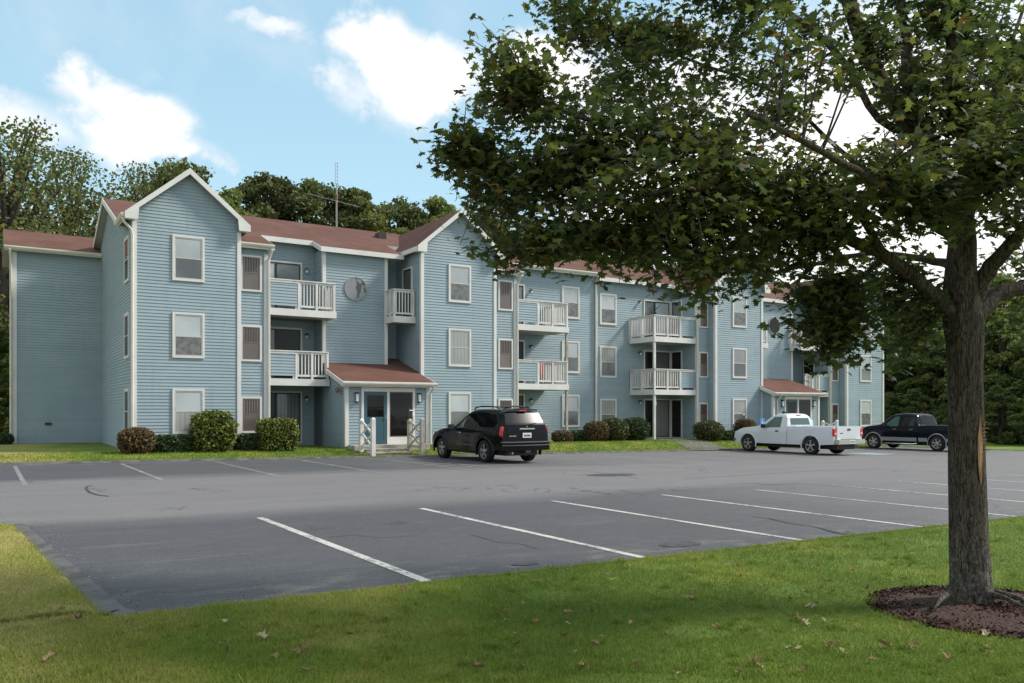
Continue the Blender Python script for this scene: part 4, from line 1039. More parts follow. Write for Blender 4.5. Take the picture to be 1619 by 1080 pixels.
# landing and steps
def steps(x0, x1, Y, name, label, top):
    e = empty(name, ((x0 + x1) / 2, Y - 1, 0), label, 'steps')
    m = MB(); m.box(x0 - .3, Y - .7, -.2, x1 + 1.2, Y - .016, top); m.build('landing', 'concrete', e, bevel=.01)
    for k in range(3):
        m = MB(); z = top - (k + 1) * .125; y = Y - .7 - k * .45; m.box(x0, y - .45, -.3, x1, y - .003, z); m.box(x0 - .01, y - .475, z - .03, x1 + .01, y - .453, z + .002); m.build('step', 'weathered_wood', e)
    return e
steps(12.05, 13.75, 30.43, 'entry_steps', 'three low worn steps up to the left entry door', .34)
steps(37.4, 39.1, 30.78, 'entry_steps', 'low worn steps up to the right entry door', .20)
def gate_rail(X, y0, y1, zb0, zb1, zt, material, label):
    """two short posts with crossed bracing between"""
    e = empty('stair_railing', (X, y0, zb0), label, 'railing', None)
    for y, zb, q in ((y0, zb0, 1.0), (y1, zb1, .97)):
        m = MB(); t = .075; m.box(X - t, y - t, zb, X + t, y + t, zt * q - .06)
        m.prism([(X - t, y - t, zt * q - .06), (X + t, y - t, zt * q - .06), (X + .03, y - .03, zt * q), (X - .03, y - .03, zt * q)], (0, .001, 0))
        m.add([(X - t, y - t, zt * q - .06), (X + t, y - t, zt * q - .06), (X + t, y + t, zt * q - .06), (X - t, y + t, zt * q - .06), (X, y, zt * q)], [(0, 1, 4), (1, 2, 4), (2, 3, 4), (3, 0, 4)])
        m.build('post', material, e, bevel=.006)
    za, zc = max(zb0, zb1) + .25, zt - .16
    m = MB(); a, b_ = y0 + .08, y1 - .08
    for (ya, z0, yb, z1, o_) in ((a, za, b_, (za + zc) / 2, -.02), (b_, (za + zc) / 2, a, zc, .01), (b_, za, a, (za + zc) / 2 - .02, .012), (a, (za + zc) / 2 + .02, b_, zc, -.018)):
        m.tube([(X + o_, ya, z0), (X + o_ * 2, (ya + yb) / 2, (z0 + z1) / 2 + .05), (X + o_, yb, z1)], .042, 6)
    m.box(X - .025, a, za - .1, X + .025, b_, za - .02); m.build('brace', material, e, smooth=R(30)); return e
gate_rail(11.93, 28.35, 29.45, -.04, .1, 1.42, 'white_paint', 'white posts with crossed braces left of the entry steps')
gate_rail(13.92, 28.35, 29.45, -.06, .1, 1.40, 'weathered_wood', 'weathered tan posts with crossed braces right of the entry steps')
gate_rail(37.25, 28.9, 29.8, -.2, 0, 1.15, 'white_paint', 'white braced posts left of the far entry')
gate_rail(39.4, 28.9, 29.8, -.2, 0, 1.15, 'white_paint', 'white braced posts right of the far entry behind the white pickup')
# roof vent, hose bib
m = MB(); m.box(15.55, 36.3, roof_z(36.3) - .05, 15.95, 36.75, roof_z(36.7) + .14); m.build('roof_vent', 'dark_frame', bld)
m = MB(); m.box(2.1, WY - .08, 1.05, 2.35, WY - .01, 1.15); m.build('vent_cover', 'dark_frame', bld)

# antenna mast behind the roof
XA, YA = XY(532, 45), 45.0
ant = empty('antenna_mast', (XA, YA, 0), 'thin antenna mast with cross arms rising behind the red brown roof', 'antenna')
zt = ZP(257, XA, YA)
m = MB(); m.tube([(XA, YA, 0), (XA, YA, zt - 1.6)], .05, 8); m.tube([(XA, YA, zt - 1.6), (XA, YA, zt - 1.2)], .035, 8); m.build('mast', 'mast_metal', ant)
m = MB()
for dx in (-.07, .07): m.tube([(XA + dx, YA, zt - 1.25), (XA + dx, YA, zt)], .014, 5)
for i in range(7): m.box(XA - .07, YA - .008, zt - 1.2 + i * .19, XA + .07, YA + .008, zt - 1.18 + i * .19)
m.build('array', 'mast_metal', ant)
z2 = ZP(316, XA, YA); m = MB(); m.tube([(XA - 1.7, YA, z2 + .12), (XA + 1.5, YA + .4, z2 - .12)], .018, 6)
for i in range(9):
    a = i / 8; x = XA - 1.7 + 3.2 * a; m.tube([(x, YA - .45 + .4 * a, z2 + .12 - .24 * a), (x, YA + .45 + .4 * a, z2 + .12 - .24 * a)], .010, 5)
m.build('boom', 'mast_metal', ant)
m = MB(); m.tube([(XA, YA, z2), (XA, YA, z2 + .3)], .08, 8); m.build('rotor', 'rust_red', ant)

# small things on and round the building
ch = empty('folding_chair', (22.12, 32.5, 2.92), 'red folding chair behind the balusters of the second floor balcony', 'chair')
def leg(x, y, x2, y2, z0, z1, nm='leg'):
    q = MB(); q.tube([(x, y, z0), (x2, y2, z1)], .014, 6); q.build(nm, 'plastic_red', ch)
for s in (-.22, .22):
    leg(22.12 + s, 32.36, 22.12 + s, 32.52, 2.93, 3.88); leg(22.12 + s, 32.72, 22.12 + s, 32.44, 2.93, 3.45)
q = MB(); q.prism([(21.92, 32.42, 3.08), (22.32, 32.42, 3.08), (22.32, 32.46, 3.42), (21.92, 32.46, 3.42)], (0, -.025, 0)); q.build('seat', 'plastic_red', ch, bevel=.008)
q = MB(); q.prism([(21.92, 32.45, 3.48), (22.32, 32.45, 3.48), (22.32, 32.50, 3.86), (21.92, 32.50, 3.86)], (0, -.02, 0)); q.build('backrest', 'plastic_red', ch)
sg = empty('parking_sign', (33.2, 28.75, lawn_z(33.2, 28.75)), 'light blue sign on a short post in front of the white pickup', 'sign')
q = MB(); q.tube([(33.2, 28.75, -.3), (33.2, 28.75, 1.02)], .03, 8); q.build('post', 'grey_metal', sg)
q = MB(); q.box(33.03, 28.70, .80, 33.37, 28.715, 1.28); pl = q.build('panel', 'sign_lightblue' if 'sign_lightblue' in M else 'sign_blue', sg)
q = MB(); X0, Z0 = 33.2, 1.04
q.lathe([(.085, 0), (.085, .004), (.065, .004), (.065, 0)], (X0 + .01, 28.698, Z0 - .06), (0, -1, 0), 16); q.box(X0 - .03, 28.693, Z0 - .02, X0 - .005, 28.698, Z0 + .10); q.lathe([(.0, 0.004), (.025, .004), (.025, 0)], (X0 - .02, 28.698, Z0 + .14), (0, -1, 0), 10)
q.box(X0 - .005, 28.693, Z0 - .02, X0 + .07, 28.698, Z0 + .005); q.box(X0 + .06, 28.693, Z0 - .10, X0 + .08, 28.698, Z0 - .02)
q.build('wheelchair_symbol', 'plastic_white', pl)
# hanging white lantern under the third balcony
hb = empty('wind_chime', (29.5, 32.6, 1.9), 'white hanging ornament below the second floor corner balcony', 'ornament')
q = MB(); q.tube([(29.5, 32.6, 2.47), (29.5, 32.6, 2.2)], .006, 5); q.build('cord', 'black_metal', hb)
q = MB(); q.lathe([(0, .16), (.05, .13), (.08, .04), (.07, -.10), (.03, -.2), (0, -.22)], (29.5, 32.6, 2.05), (0, 0, 1), 14); q.build('lantern', 'plastic_white', hb, smooth=True)
# ------------------------------------------------------------------ vehicles (local frame: x forward, y left, z up, origin on the ground under the rear axle)
mat('paint_black', (.004, .0045, .006), .12, spec=.22); mat('paint_navy', (.004, .006, .012), .12, spec=.28)
mat('paint_white', (.60, .62, .65), .3, spec=.5, coat=.8); mat('paint_silver', (.30, .31, .33), .35, .6)
mat('car_glass', (.012, .016, .015), .03, spec=.6); mat('car_glass_tint', (.004, .005, .006), .05, spec=.35)
mat('rear_glass', (.006, .007, .008), .28, spec=.2); mat('car_glass_light', (.05, .10, .085), .04, spec=.7)
mat('tyre', (.016, .016, .016), .8, spec=.3); mat('alloy', (.42, .42, .42), .32, .85); mat('tail_red', (.60, .012, .016), .2, spec=.7, coat=.6)
mat('tail_clear', (.65, .60, .58), .2); mat('trim_black', (.018, .018, .018), .6); mat('plate_white', (.66, .67, .66), .4); mat('plate_ink', (.08, .05, .12), .5)
mat('trim_grey', (.10, .10, .105), .55)
def interp(tab, x):
    if x <= tab[0][0]: return tab[0][1]
    for (a, p), (b, q) in zip(tab[:-1], tab[1:]):
        if x <= b: return p + (q - p) * (x - a) / (b - a)
    return tab[-1][1]
class Car:
    def __init__(s, loc, yaw, label, cat, name, **k):
        s.__dict__.update(k); s.e = empty(name, loc, label, cat); s.loc = Vector(loc); s.rot = Matrix.Rotation(yaw, 3, 'Z')
        s.e.rotation_euler = (0, 0, yaw); WL[s.e.name] = Vector((0, 0, 0))
    def zb(s, x):
        z = interp(s.sill, x)
        for c in s.axles:
            d = abs(x - c)
            if d < s.arch: z = max(z, s.wr + math.sqrt(max(0, s.arch ** 2 - d * d)) - .02)
        return z
    def W(s, x): return interp(s.plan, x)
    def sec(s, x):
        W, zb, zs, zt = s.W(x), s.zb(x), interp(s.belt, x), interp(s.top, x)
        h = zs - zb; p = []
        for t in (0, .2, .42, .64, .84, 1): 
            z = zb + h * t; p.append((s.sy(x, z), z))
        rc = min(.13, (zt - zs) * .55); hh = zt - rc - zs
        for t in (.34, .67, 1.0): z = zs + hh * t; p.append((s.sy(x, z), z))
        y0 = p[-1][0]; rr = min(rc * 1.5, .22)
        for a in (30, 60, 80): p.append((y0 - rr * (1 - math.cos(R(a))), zt - rc + rc * .86 * math.sin(R(a))))
        y1 = p[-1][0]
        p.append((y1 * .6, zt - rc * .05)); p.append((0, zt)); return p
    def sy(s, x, z):
        W = s.W(x); zs = interp(s.belt, x)
        if z > zs: return W * .955 - s.tum * (z - zs)
        t = (z - .62) / .5
        return W * (1 - .02 * t * t) - (.025 * max(0, (z - zs + .12) / .12) * W)
    def warp(s, x, z):
        if x < s.xw: x = x + (interp(s.rear, z) - s.x0) * ((s.xw - x) / (s.xw - s.x0))
        if x > s.xf: x = x + (interp(s.front, z) - s.x1) * ((x - s.xf) / (s.x1 - s.xf))
        return x
    def body(s, name, xs, material, bed=False):
        m = MB(); secs = [s.bedsec(x) if bed else s.sec(x) for x in xs]; n = len(secs[0])
        for x, sc_ in zip(xs, secs):
            for sg in (1, -1):
                for y, z in sc_: m.v.append((s.warp(x, z), sg * y, z))
        for i in range(len(xs) - 1):
            for sg in (0, 1):
                for j in range(n - 1):
                    a = (i * 2 + sg) * n + j; b_ = a + 2 * n; m.f.append((a, a + 1, b_ + 1, b_)); m.mi.append(0)
        K = 6
        for i, sgx in ((0, -1), (len(xs) - 1, 1)):
            rows = []
            for y, z in secs[i]:
                row = []
                for k in range(K + 1):
                    q = 2 * k / K - 1; X = s.warp(xs[i], z) + sgx * s.bulge * (1 - q * q) * (y / (s.W(xs[i]) or 1)); row.append((X, y * q, z))
                rows.append(row)
            b0 = len(m.v)
            for r_ in rows: m.v += r_
            for j in range(n - 1):
                for k in range(K): a = b0 + j * (K + 1) + k; m.f.append((a, a + 1, a + K + 2, a + K + 1)); m.mi.append(0)
        # floor
        for i in range(len(xs) - 1):
            a = i * 2 * n; m.f.append((a, a + n, a + 3 * n, a + 2 * n)); m.mi.append(0)
        o = m.build(name, material, s.e, smooth=R(38)); return o
    def patch(s, name, x0, x1, lo, hi, off, material, side=1, parent=None, nx=10, nz=6, sl0=0.0, sl1=0.0, build=True):
        """patch on the body side; lo/hi heights (number or function of x); sl: shift of the edge x with height"""
        m = MB()
        for d in (off, -.01):
            for i in range(nx + 1):
                for j in range(nz + 1):
                    t = j / nz; xa, xb = x0 + sl0 * t, x1 + sl1 * t; x = xa + (xb - xa) * i / nx
                    l = lo(x) if callable(lo) else lo; h = hi(x) if callable(hi) else hi
                    z = l + (h - l) * t; m.v.append((s.warp(x, z), side * (s.sy(x, z) + d), z))
        q = (nx + 1) * (nz + 1)
        for i in range(nx):
            for j in range(nz): a = i * (nz + 1) + j; m.f.append((a, a + 1, a + nz + 2, a + nz + 1)); m.mi.append(0)
        ring = [i * (nz + 1) for i in range(nx + 1)] + [nx * (nz + 1) + j for j in range(1, nz + 1)] + [i * (nz + 1) + nz for i in range(nx - 1, -1, -1)] + [j for j in range(nz - 1, 0, -1)]
        for a, b_ in zip(ring, ring[1:] + ring[:1]): m.f.append((a, b_, b_ + q, a + q)); m.mi.append(0)
        return m.build(name, material, parent or s.e, smooth=R(35))
    def rearface(s, name, ya, yb, za, zb_, off, material, parent=None, taper=0.0, x=None, nz=8, bulge=None):
        m = MB(); K = 8; bu = s.bulge if bulge is None else bulge
        for d in (off, -.015):
            for j in range(nz + 1):
                z = za + (zb_ - za) * j / nz; tp = 1 - taper * j / nz
                for k in range(K + 1):
                    y = (ya + (yb - ya) * k / K) * tp; q = y / s.W(s.x0)
                    X = (s.warp(s.x0, z) if x is None else x) - bu * (1 - q * q) - d; m.v.append((X, y, z))
        n = (nz + 1) * (K + 1)
        for j in range(nz):
            for k in range(K): a = j * (K + 1) + k; m.f.append((a, a + 1, a + K + 2, a + K + 1)); m.mi.append(0)
        ring = list(range(K + 1)) + [j * (K + 1) + K for j in range(1, nz + 1)] + [nz * (K + 1) + k for k in range(K - 1, -1, -1)] + [j * (K + 1) for j in range(nz - 1, 0, -1)]
        for a, b_ in zip(ring, ring[1:] + ring[:1]): m.f.append((a, b_, b_ + n, a + n)); m.mi.append(0)
        return m.build(name, material, parent or s.e, smooth=R(35))
    def wheel(s, x, y, r, w, spokes=5):
        sg = 1 if y > 0 else -1; c = (x, y, r)
        hub = bpy.data.objects.new('wheel', None); C.objects.link(hub); hub.parent = s.e; WL[hub.name] = Vector((0, 0, 0))
        m = MB(); rr = r * .64
        m.lathe([(rr, -w / 2), (r * .93, -w / 2), (r * .985, -w / 2 + .025), (r, -w / 2 + .05), (r, w / 2 - .05), (r * .985, w / 2 - .025), (r * .93, w / 2), (rr * 1.02, w / 2), (rr, w / 2 - .015), (rr * .97, 0)], c, (0, sg, 0), 32)
        m.build('tyre', 'tyre', hub, smooth=R(50))
        m = MB(); m.lathe([(rr, w / 2 - .016), (rr * .93, w / 2 - .02), (rr * .9, w / 2 - .06), (rr * .88, -w * .3), (0, -w * .3)], c, (0, sg, 0), 32)
        m.lathe([(rr * .28, w / 2 - .05), (rr * .26, w / 2 - .022), (rr * .16, w / 2 - .012), (0, w / 2 - .012)], c, (0, sg, 0), 16)
        for i in range(spokes):
            a = 2 * math.pi * i / spokes + .3; ca, sa = math.cos(a), math.sin(a); px, pz = -sa, ca; hw = rr * .13; v = []
            for yy in (w / 2 - .055, w / 2 - .022):
                for (d, q) in ((rr * .15, -hw), (rr * .15, hw), (rr * .93, hw * 1.35), (rr * .93, -hw * 1.35)):
                    v.append((x + ca * d + px * q, y + sg * yy, r + sa * d + pz * q))
            m.add(v, [(0, 1, 2, 3), (4, 5, 6, 7), (0, 1, 5, 4), (1, 2, 6, 5), (2, 3, 7, 6), (3, 0, 4, 7)])
        m.build('rim', 'alloy', hub, smooth=R(30)); 
        m = MB(); m.lathe([(0, -w * .28), (rr * .86, -w * .28)], c, (0, sg, 0), 24); m.build('brake_disc', 'trim_black', hub)
    def arch_lip(s, c, r, side, material, w=.045, out=.018):
        m = MB(); n = 22; pts = []
        for i in range(n + 1):
            a = math.pi * (-.10 + 1.20 * i / n); 
            for rr_, o in ((r - .02, -.03), (r - .02, out), (r + w * .6, out), (r + w, -.004)):
                x = c + rr_ * math.cos(a); z = s.wr + rr_ * math.sin(a); pts.append((s.warp(x, z), side * (s.sy(x, max(z, .36)) + o), z))
        m.v = pts
        for i in range(n):
            for j in range(3): a = i * 4 + j; m.f.append((a, a + 1, a + 5, a + 4)); m.mi.append(0)
        m.build('wheel_arch', material, s.e, smooth=R(40))
    def add(s, name, mbx, material, parent=None, **k): return mbx.build(name, material, parent or s.e, **k)
    def mirror(s, x, z, material):
        for sg in (1, -1):
            m = MB(); y = s.sy(x, z) ; m.box(x - .07, sg * (y + .06), z - .01, x + .06, sg * (y + .27), z + .17); m.box(x - .01, sg * (y - .02), z + .02, x + .04, sg * (y + .08), z + .07)
            s.add('mirror', m, material, bevel=.022, smooth=R(40))
def linsp(a, b, n): return [a + (b - a) * i / n for i in range(n + 1)]
def arches(ax, r, base):
    xs = set(base)
    for c in ax:
        for a in range(0, 181, 12): xs.add(round(c + r * math.cos(R(a)), 4))
        xs.add(c - r - .004); xs.add(c + r + .004)
    xs = sorted(xs); out = [xs[0]]
    for x in xs[1:]:
        if x - out[-1] > .004: out.append(x)
    return out
def underbody(s, x0, x1):
    m = MB(); m.box(x0, -.62, .26, x1, .62, .52); s.add('underbody', m, 'trim_black')
    m = MB()
    for ax in s.axles: m.tube([(ax, -.78, s.wr), (ax, .78, s.wr)], .05, 8)
    s.add('axle', m, 'trim_black')

# ---- black SUV
def car_z(X): return lot_z(X) + .002
s = Car((15.02, 24.02, car_z(15)), R(90), 'black SUV with red tail lights parked nose in by the left entry', 'car', 'suv',
        axles=(0, 3.03), arch=.455, wr=.385, tum=.40, bulge=.07, x0=-.80, x1=3.55, xw=-.25, xf=3.05,
        sill=[(-.8, .50), (-.5, .42), (.5, .33), (2.5, .33), (3.4, .36)],
        plan=[(-.8, .90), (-.55, .945), (0, .965), (2.9, .965), (3.3, .93), (3.55, .86)],
        belt=[(-.8, 1.17), (0, 1.16), (1.6, 1.13), (2.15, 1.10), (3.0, 1.03), (3.55, .93)],
        top=[(-.8, 1.735), (-.6, 1.775), (-.2, 1.81), (.5, 1.825), (1.0, 1.81), (1.28, 1.765), (1.5, 1.66), (2.2, 1.20), (2.35, 1.17), (3.1, 1.10), (3.4, 1.04), (3.55, .98)],
        rear=[(.4, -1.16), (.72, -1.14), (1.12, -1.13), (1.3, -1.08), (1.72, -.84), (1.8, -.80)],
        front=[(.4, 3.90), (.6, 3.95), (.8, 3.93), (.95, 3.80), (1.1, 3.6)])
s.body('body', arches(s.axles, s.arch, [-.8, -.72, -.6, -.5] + linsp(-.3, 3.4, 26) + [3.5, 3.55]), 'paint_black')
underbody(s, -.9, 3.5)
for sg in (1, -1):
    hi = lambda x: interp(s.top, x) - .165
    d1 = s.patch('door', .62, 1.42, lambda x: max(.42, s.zb(x) + .03), lambda x: interp(s.belt, x) - .012, .006, 'paint_black', sg, sl0=-.0)
    d2 = s.patch('door', 1.44, 2.42, lambda x: max(.42, s.zb(x) + .03), lambda x: interp(s.belt, x) - .012, .006, 'paint_black', sg)
    s.patch('window', 1.46, 2.08, lambda x: interp(s.belt, x) + .02, lambda x: min(interp(s.top, x) - .15, 1.62), .004, 'car_glass_light', sg, sl1=-.62)
    s.patch('window', .60, 1.40, lambda x: interp(s.belt, x) + .02, lambda x: 1.64, .004, 'car_glass_tint', sg)
    s.patch('window', -.62, .52, lambda x: interp(s.belt, x) + .04, lambda x: 1.63, .004, 'car_glass_tint', sg, sl0=.16, sl1=-.02)
    for d, x in ((d1, .74), (d2, 1.56)):
        m = MB(); y = s.sy(x, .98); m.tube([(x, sg * (y + .005), .98), (x + .02, sg * (y + .04), .985), (x + .18, sg * (y + .04), .99), (x + .2, sg * (y + .005), .99)], .015, 6); s.add('handle', m, 'paint_black' if x < 1 else 'chrome', d, smooth=True)
    for ax in s.axles: s.arch_lip(ax, s.arch, sg, 'paint_black', .06, .03); s.wheel(ax, sg * .83, .385, .255)
    s.patch('side_molding', .5, 2.5, .55, .63, .02, 'paint_black', sg, nz=2)
    # tail light
    s.patch('tail_light', -.80, -.70, .92, 1.22, .012, 'tail_red', sg, nx=3)
    m = MB(); q = MB()
    y0, y1 = sorted((sg * .74, sg * .91)); s.rearface('tail_light', y0, y1, .86, 1.24, -.028, 'tail_red', bulge=.07); s.rearface('reverse_light', sorted((sg * .77, sg * .90))[0], sorted((sg * .77, sg * .90))[1], .86, .97, -.020, 'tail_clear', bulge=.07)
    # roof rail
    m = MB(); pts = [(-.5, .60, 1.76), (-.42, .61, 1.86), (.1, .62, 1.895), (.7, .62, 1.90), (1.1, .61, 1.85), (1.2, .60, 1.78)]; m.tube([(x, sg * y, z) for x, y, z in pts], .024, 8); s.add('roof_rail', m, 'trim_black', smooth=True)
    m = MB(); m.box(3.72, sg * .60, .74, 3.90, sg * .86, .92); s.add('headlight', m, 'tail_clear', bevel=.03)
m = MB()
for x in (-.2, .8): m.tube([(x, -.61, 1.885), (x, .61, 1.885)], .02, 6)
s.add('crossbar', m, 'trim_black', smooth=True)
s.mirror(2.02, 1.10, 'trim_black')
g = s.rearface('rear_window', -.77, .77, 1.27, 1.68, .004, 'rear_glass', taper=.12)
m = MB(); m.tube([(-1.19, .08, 1.27), (-1.19, -.1, 1.30), (-1.12, -.42, 1.33)], .011, 5); s.add('wiper', m, 'trim_black')
m = MB(); m.prism([(-.72, -.66, 1.79), (-.95, -.60, 1.745), (-.97, 0, 1.76), (-.95, .60, 1.745), (-.72, .66, 1.79), (-.70, 0, 1.815)], (0, 0, .022)); s.add('spoiler', m, 'paint_black', bevel=.008)
m = MB(); m.box(-.99, -.15, 1.735, -.955, .15, 1.768); s.add('brake_light', m, 'tail_red')
t = s.rearface('tailgate', -.74, .74, .74, 1.22, .006, 'paint_black')
m = MB(); m.box(-1.245, -.30, 1.135, -1.215, .30, 1.175); s.add('handle', m, 'chrome', t, bevel=.008)
m = MB(); m.box(-1.232, -.17, .86, -1.222, .17, 1.02); pl = s.add('license_plate', m, 'plate_white', t)
m = MB()
for i, w_ in enumerate((.03, .035, .03, .03, .035, .03)): m.box(-1.236, -.13 + i * .045, .90, -1.2325, -.13 + i * .045 + w_, .965)
s.add('plate_number', m, 'plate_ink', pl)
m = MB(); m.prism([(-1.218, .0, 1.20), (-1.218, -.035, 1.245), (-1.218, 0, 1.235), (-1.218, .035, 1.245)], (-.01, 0, 0)); s.add('badge', m, 'chrome', t)
m = MB()
for i in range(6): m.box(-1.212, .68 - i * .045, .90, -1.202, .65 - i * .045, .93 + (.012 if i % 2 else 0))
s.add('badge', m, 'chrome', t)
# bumper with grey step
for nm, z0, z1, off, mt_ in (('bumper', .44, .70, .09, 'paint_black'), ('bumper_step', .702, .735, .13, 'trim_grey'), ('bumper_trim', .60, .63, .10, 'trim_grey')):
    s.rearface(nm, -.93, .93, z0, z1, off, mt_, x=-1.10)
m = MB(); m.tube([(-1.0, .55, .36), (-1.22, .56, .36)], .035, 8); s.add('exhaust', m, 'grey_metal', smooth=True)
m = MB(); m.box(-1.3, -.1, .36, -1.0, .1, .44); s.add('tow_hitch', m, 'trim_black')

# ---- pickups
def pickup(loc, yaw, label, paint, crew, low=None):
    wb = 3.53
    if crew: cab0, ptop = 1.02, [(1.02, 1.76), (1.10, 1.86), (1.5, 1.915), (2.0, 1.925), (2.45, 1.88), (2.62, 1.80), (3.22, 1.33), (3.35, 1.30), (4.1, 1.22), (4.25, 1.15), (4.32, 1.08)]
    else: cab0, ptop = 1.28, [(1.28, 1.68), (1.36, 1.77), (1.6, 1.82), (1.95, 1.815), (2.2, 1.75), (2.35, 1.68), (2.98, 1.24), (3.1, 1.21), (4.0, 1.12), (4.2, 1.04), (4.32, .96)]
    dz = .05 if crew else -.02
    s = Car(loc, yaw, label, 'pickup truck', 'pickup_truck', axles=(0, wb), arch=.48, wr=.395, tum=.33, bulge=.04, x0=cab0, x1=4.32, xw=cab0 + .3, xf=3.9,
            sill=[(-1.3, .50), (-.4, .44), (1, .43), (3, .43), (4.3, .42)],
            plan=[(-1.25, .95), (0, .975), (3.6, .975), (4.1, .945), (4.32, .87)],
            belt=[(-1.3, 1.19 + dz), (1, 1.19 + dz), (2.2, 1.17 + dz), (2.9, 1.14 + dz), (3.9, 1.03 + dz), (4.32, .92 + dz)],
            top=ptop, rear=[(.4, cab0), (1.25, cab0), (1.9, cab0 + .14)], front=[(.4, 4.42), (.6, 4.46), (.85, 4.44), (1.0, 4.36), (1.15, 4.25)])
    s.x0 = cab0; s.rear = [(.4, cab0), (1.22, cab0), (1.9, cab0 + .16)]
    body = s.body('body', arches((wb,), s.arch, [cab0, cab0 + .06] + linsp(cab0 + .15, 4.2, 26) + [4.27, 4.32]), paint)
    # bed
    bed0, bed1 = -1.18, cab0 - .03; zr = 1.27 + dz; zf = .78
    def bedsec(x):
        zb = s.zb(x); p = []
        for t in (0, .25, .5, .75, 1): z = zb + (zr - .05 - zb) * t; p.append((.975 * (1 - .02 * ((z - .62) / .5) ** 2), z))
        w = p[-1][0]; p += [(w - .015, zr - .01), (w - .05, zr), (w - .11, zr), (w - .13, zr - .02), (w - .13, zf), (.5, zf), (0, zf)]; return p
    s.bedsec = bedsec; sx = (s.x0, s.xw, s.bulge); s.xw = -9; s.bulge = 0
    b_ = s.body('bed', arches((0,), s.arch, linsp(bed0, bed1, 10)), [paint], bed=True)
    s.x0 = bed0; s.bulge = .015
    m = MB(); m.box(bed1 - .05, -.84, zf, bed1 - .004, .84, zr); s.add('bed_front', m, paint, b_)
    tg = MB(); tg.box(bed0 - .06, -.80, .60, bed0 - .004, .80, zr + .0); tgo = s.add('tailgate', tg, paint, bevel=.015)
    m = MB(); m.box(bed0 - .075, -.11, zr - .17, bed0 - .06, .11, zr - .09); s.add('handle', m, 'trim_black', tgo, bevel=.006)
    for sg in (1, -1):
        m = MB(); m.box(bed0 - .055, sg * .815, .84, bed0 + .06, sg * .985, 1.16); s.add('tail_light', m, 'tail_red', bevel=.012)
        m = MB(); m.box(bed0 - .058, sg * .83, .93, bed0 - .05, sg * .95, .985); s.add('reverse_light', m, 'tail_clear')
    m = MB(); m.box(bed0 - .24, -.93, .50, bed0 - .02, .93, .70); bm_ = s.add('bumper', m, 'chrome', bevel=.03, smooth=R(30))
    m = MB(); m.box(bed0 - .25, -.55, .702, bed0 - .03, .55, .712); s.add('step_pad', m, 'trim_black', bm_)
    m = MB(); m.box(bed0 - .248, -.16, .53, bed0 - .241, .16, .67); pl = s.add('license_plate', m, 'plate_white', bm_)
    m = MB()
    for i in range(6): m.box(bed0 - .251, -.12 + i * .042, .57, bed0 - .2485, -.12 + i * .042 + .028, .63)
    s.add('plate_number', m, 'plate_ink', pl)
    m = MB(); 
    for i in range(4): m.box(bed0 - .066, .60 - i * .05, .95, bed0 - .061, .565 - i * .05, .985)
    s.add('badge', m, 'trim_black' if not crew else 'chrome', tgo)
    s.x0, s.xw, s.bulge = sx
    underbody(s, -1.1, 4.0)
    m = MB(); m.tube([(-1.0, -.5, .42), (-1.3, -.6, .40)], .035, 8); s.add('exhaust', m, 'grey_metal', smooth=True)
    for sg in (1, -1):
        bl = lambda x: interp(s.belt, x)
        lowf = lambda x: max(.50, s.zb(x) + .04)
        g1 = 'car_glass_light'
        if crew:
            doors = ((1.16, 2.08), (2.10, 3.02))
            s.patch('window', 2.12, 2.98, lambda x: bl(x) + .02, 1.735, .004, 'car_glass_light', sg, sl1=-.62)
            s.patch('window', 1.24, 2.06, lambda x: bl(x) + .02, 1.745, .004, 'car_glass_tint', sg)
        else:
            doors = ((1.62, 2.90),)
            s.patch('window', 1.66, 2.74, lambda x: bl(x) + .02, 1.65, .004, 'car_glass_light', sg, sl1=-.66)
        for a, b2 in doors:
            d = s.patch('door', a, b2, lowf, lambda x: bl(x) - .012, .006, paint, sg)
            x = a + .12; y = s.sy(x, 1.02); m = MB(); m.box(x, sg * y, 1.0 + dz, x + .17, sg * (y + .03), 1.06 + dz); s.add('handle', m, 'trim_black' if not crew else 'chrome', d, bevel=.008)
        s.arch_lip(wb, s.arch, sg, paint if not crew else 'paint_silver', .035, .008)
        ss = s.sy; s.sy = lambda x, z: .975 * (1 - .02 * ((z - .62) / .5) ** 2); sw = s.xw; s.xw = -9; s.arch_lip(0, s.arch, sg, paint if not crew else 'paint_silver', .035, .008)
        if crew: s.patch('lower_panel', .50, cab0 - .05, .47, .66, .007, 'paint_silver', sg, nz=2); s.patch('lower_panel', bed0 + .02, -.50, .50, .66, .007, 'paint_silver', sg, nz=2)
        s.sy = ss; s.xw = sw
        if crew: s.patch('lower_panel', cab0 + .05, 3.03, .47, .66, .013, 'paint_silver', sg, nz=2)
        for ax in s.axles: s.wheel(ax, sg * .86, .395, .25, 6 if crew else 5)
        m = MB(); m.box(4.20, sg * .58, .82 + dz, 4.43, sg * .86, .98 + dz); s.add('headlight', m, 'tail_clear', bevel=.03)
        if crew:
            m = MB(); m.tube([(1.1, sg * .9, .36), (1.25, sg * 1.0, .33), (2.9, sg * 1.0, .33), (3.0, sg * .9, .36)], .04, 8); s.add('step_bar', m, 'chrome', smooth=True)
    s.x0 = cab0
    s.rearface('rear_window', -.66, .66, 1.32 + dz, (1.60 if not crew else 1.76), .006, 'car_glass_light' if not crew else 'rear_glass', taper=.08, bulge=.04)
    m = MB(); m.box(cab0 + .10, -.16, (1.715 if not crew else 1.84), cab0 + .13, .16, (1.745 if not crew else 1.865)); s.add('brake_light', m, 'tail_red')
    # windscreen: the slope between roof front and cowl
    xa, xb = (2.66, 3.18) if crew else (2.40, 2.93)
    m = MB(); K = 8
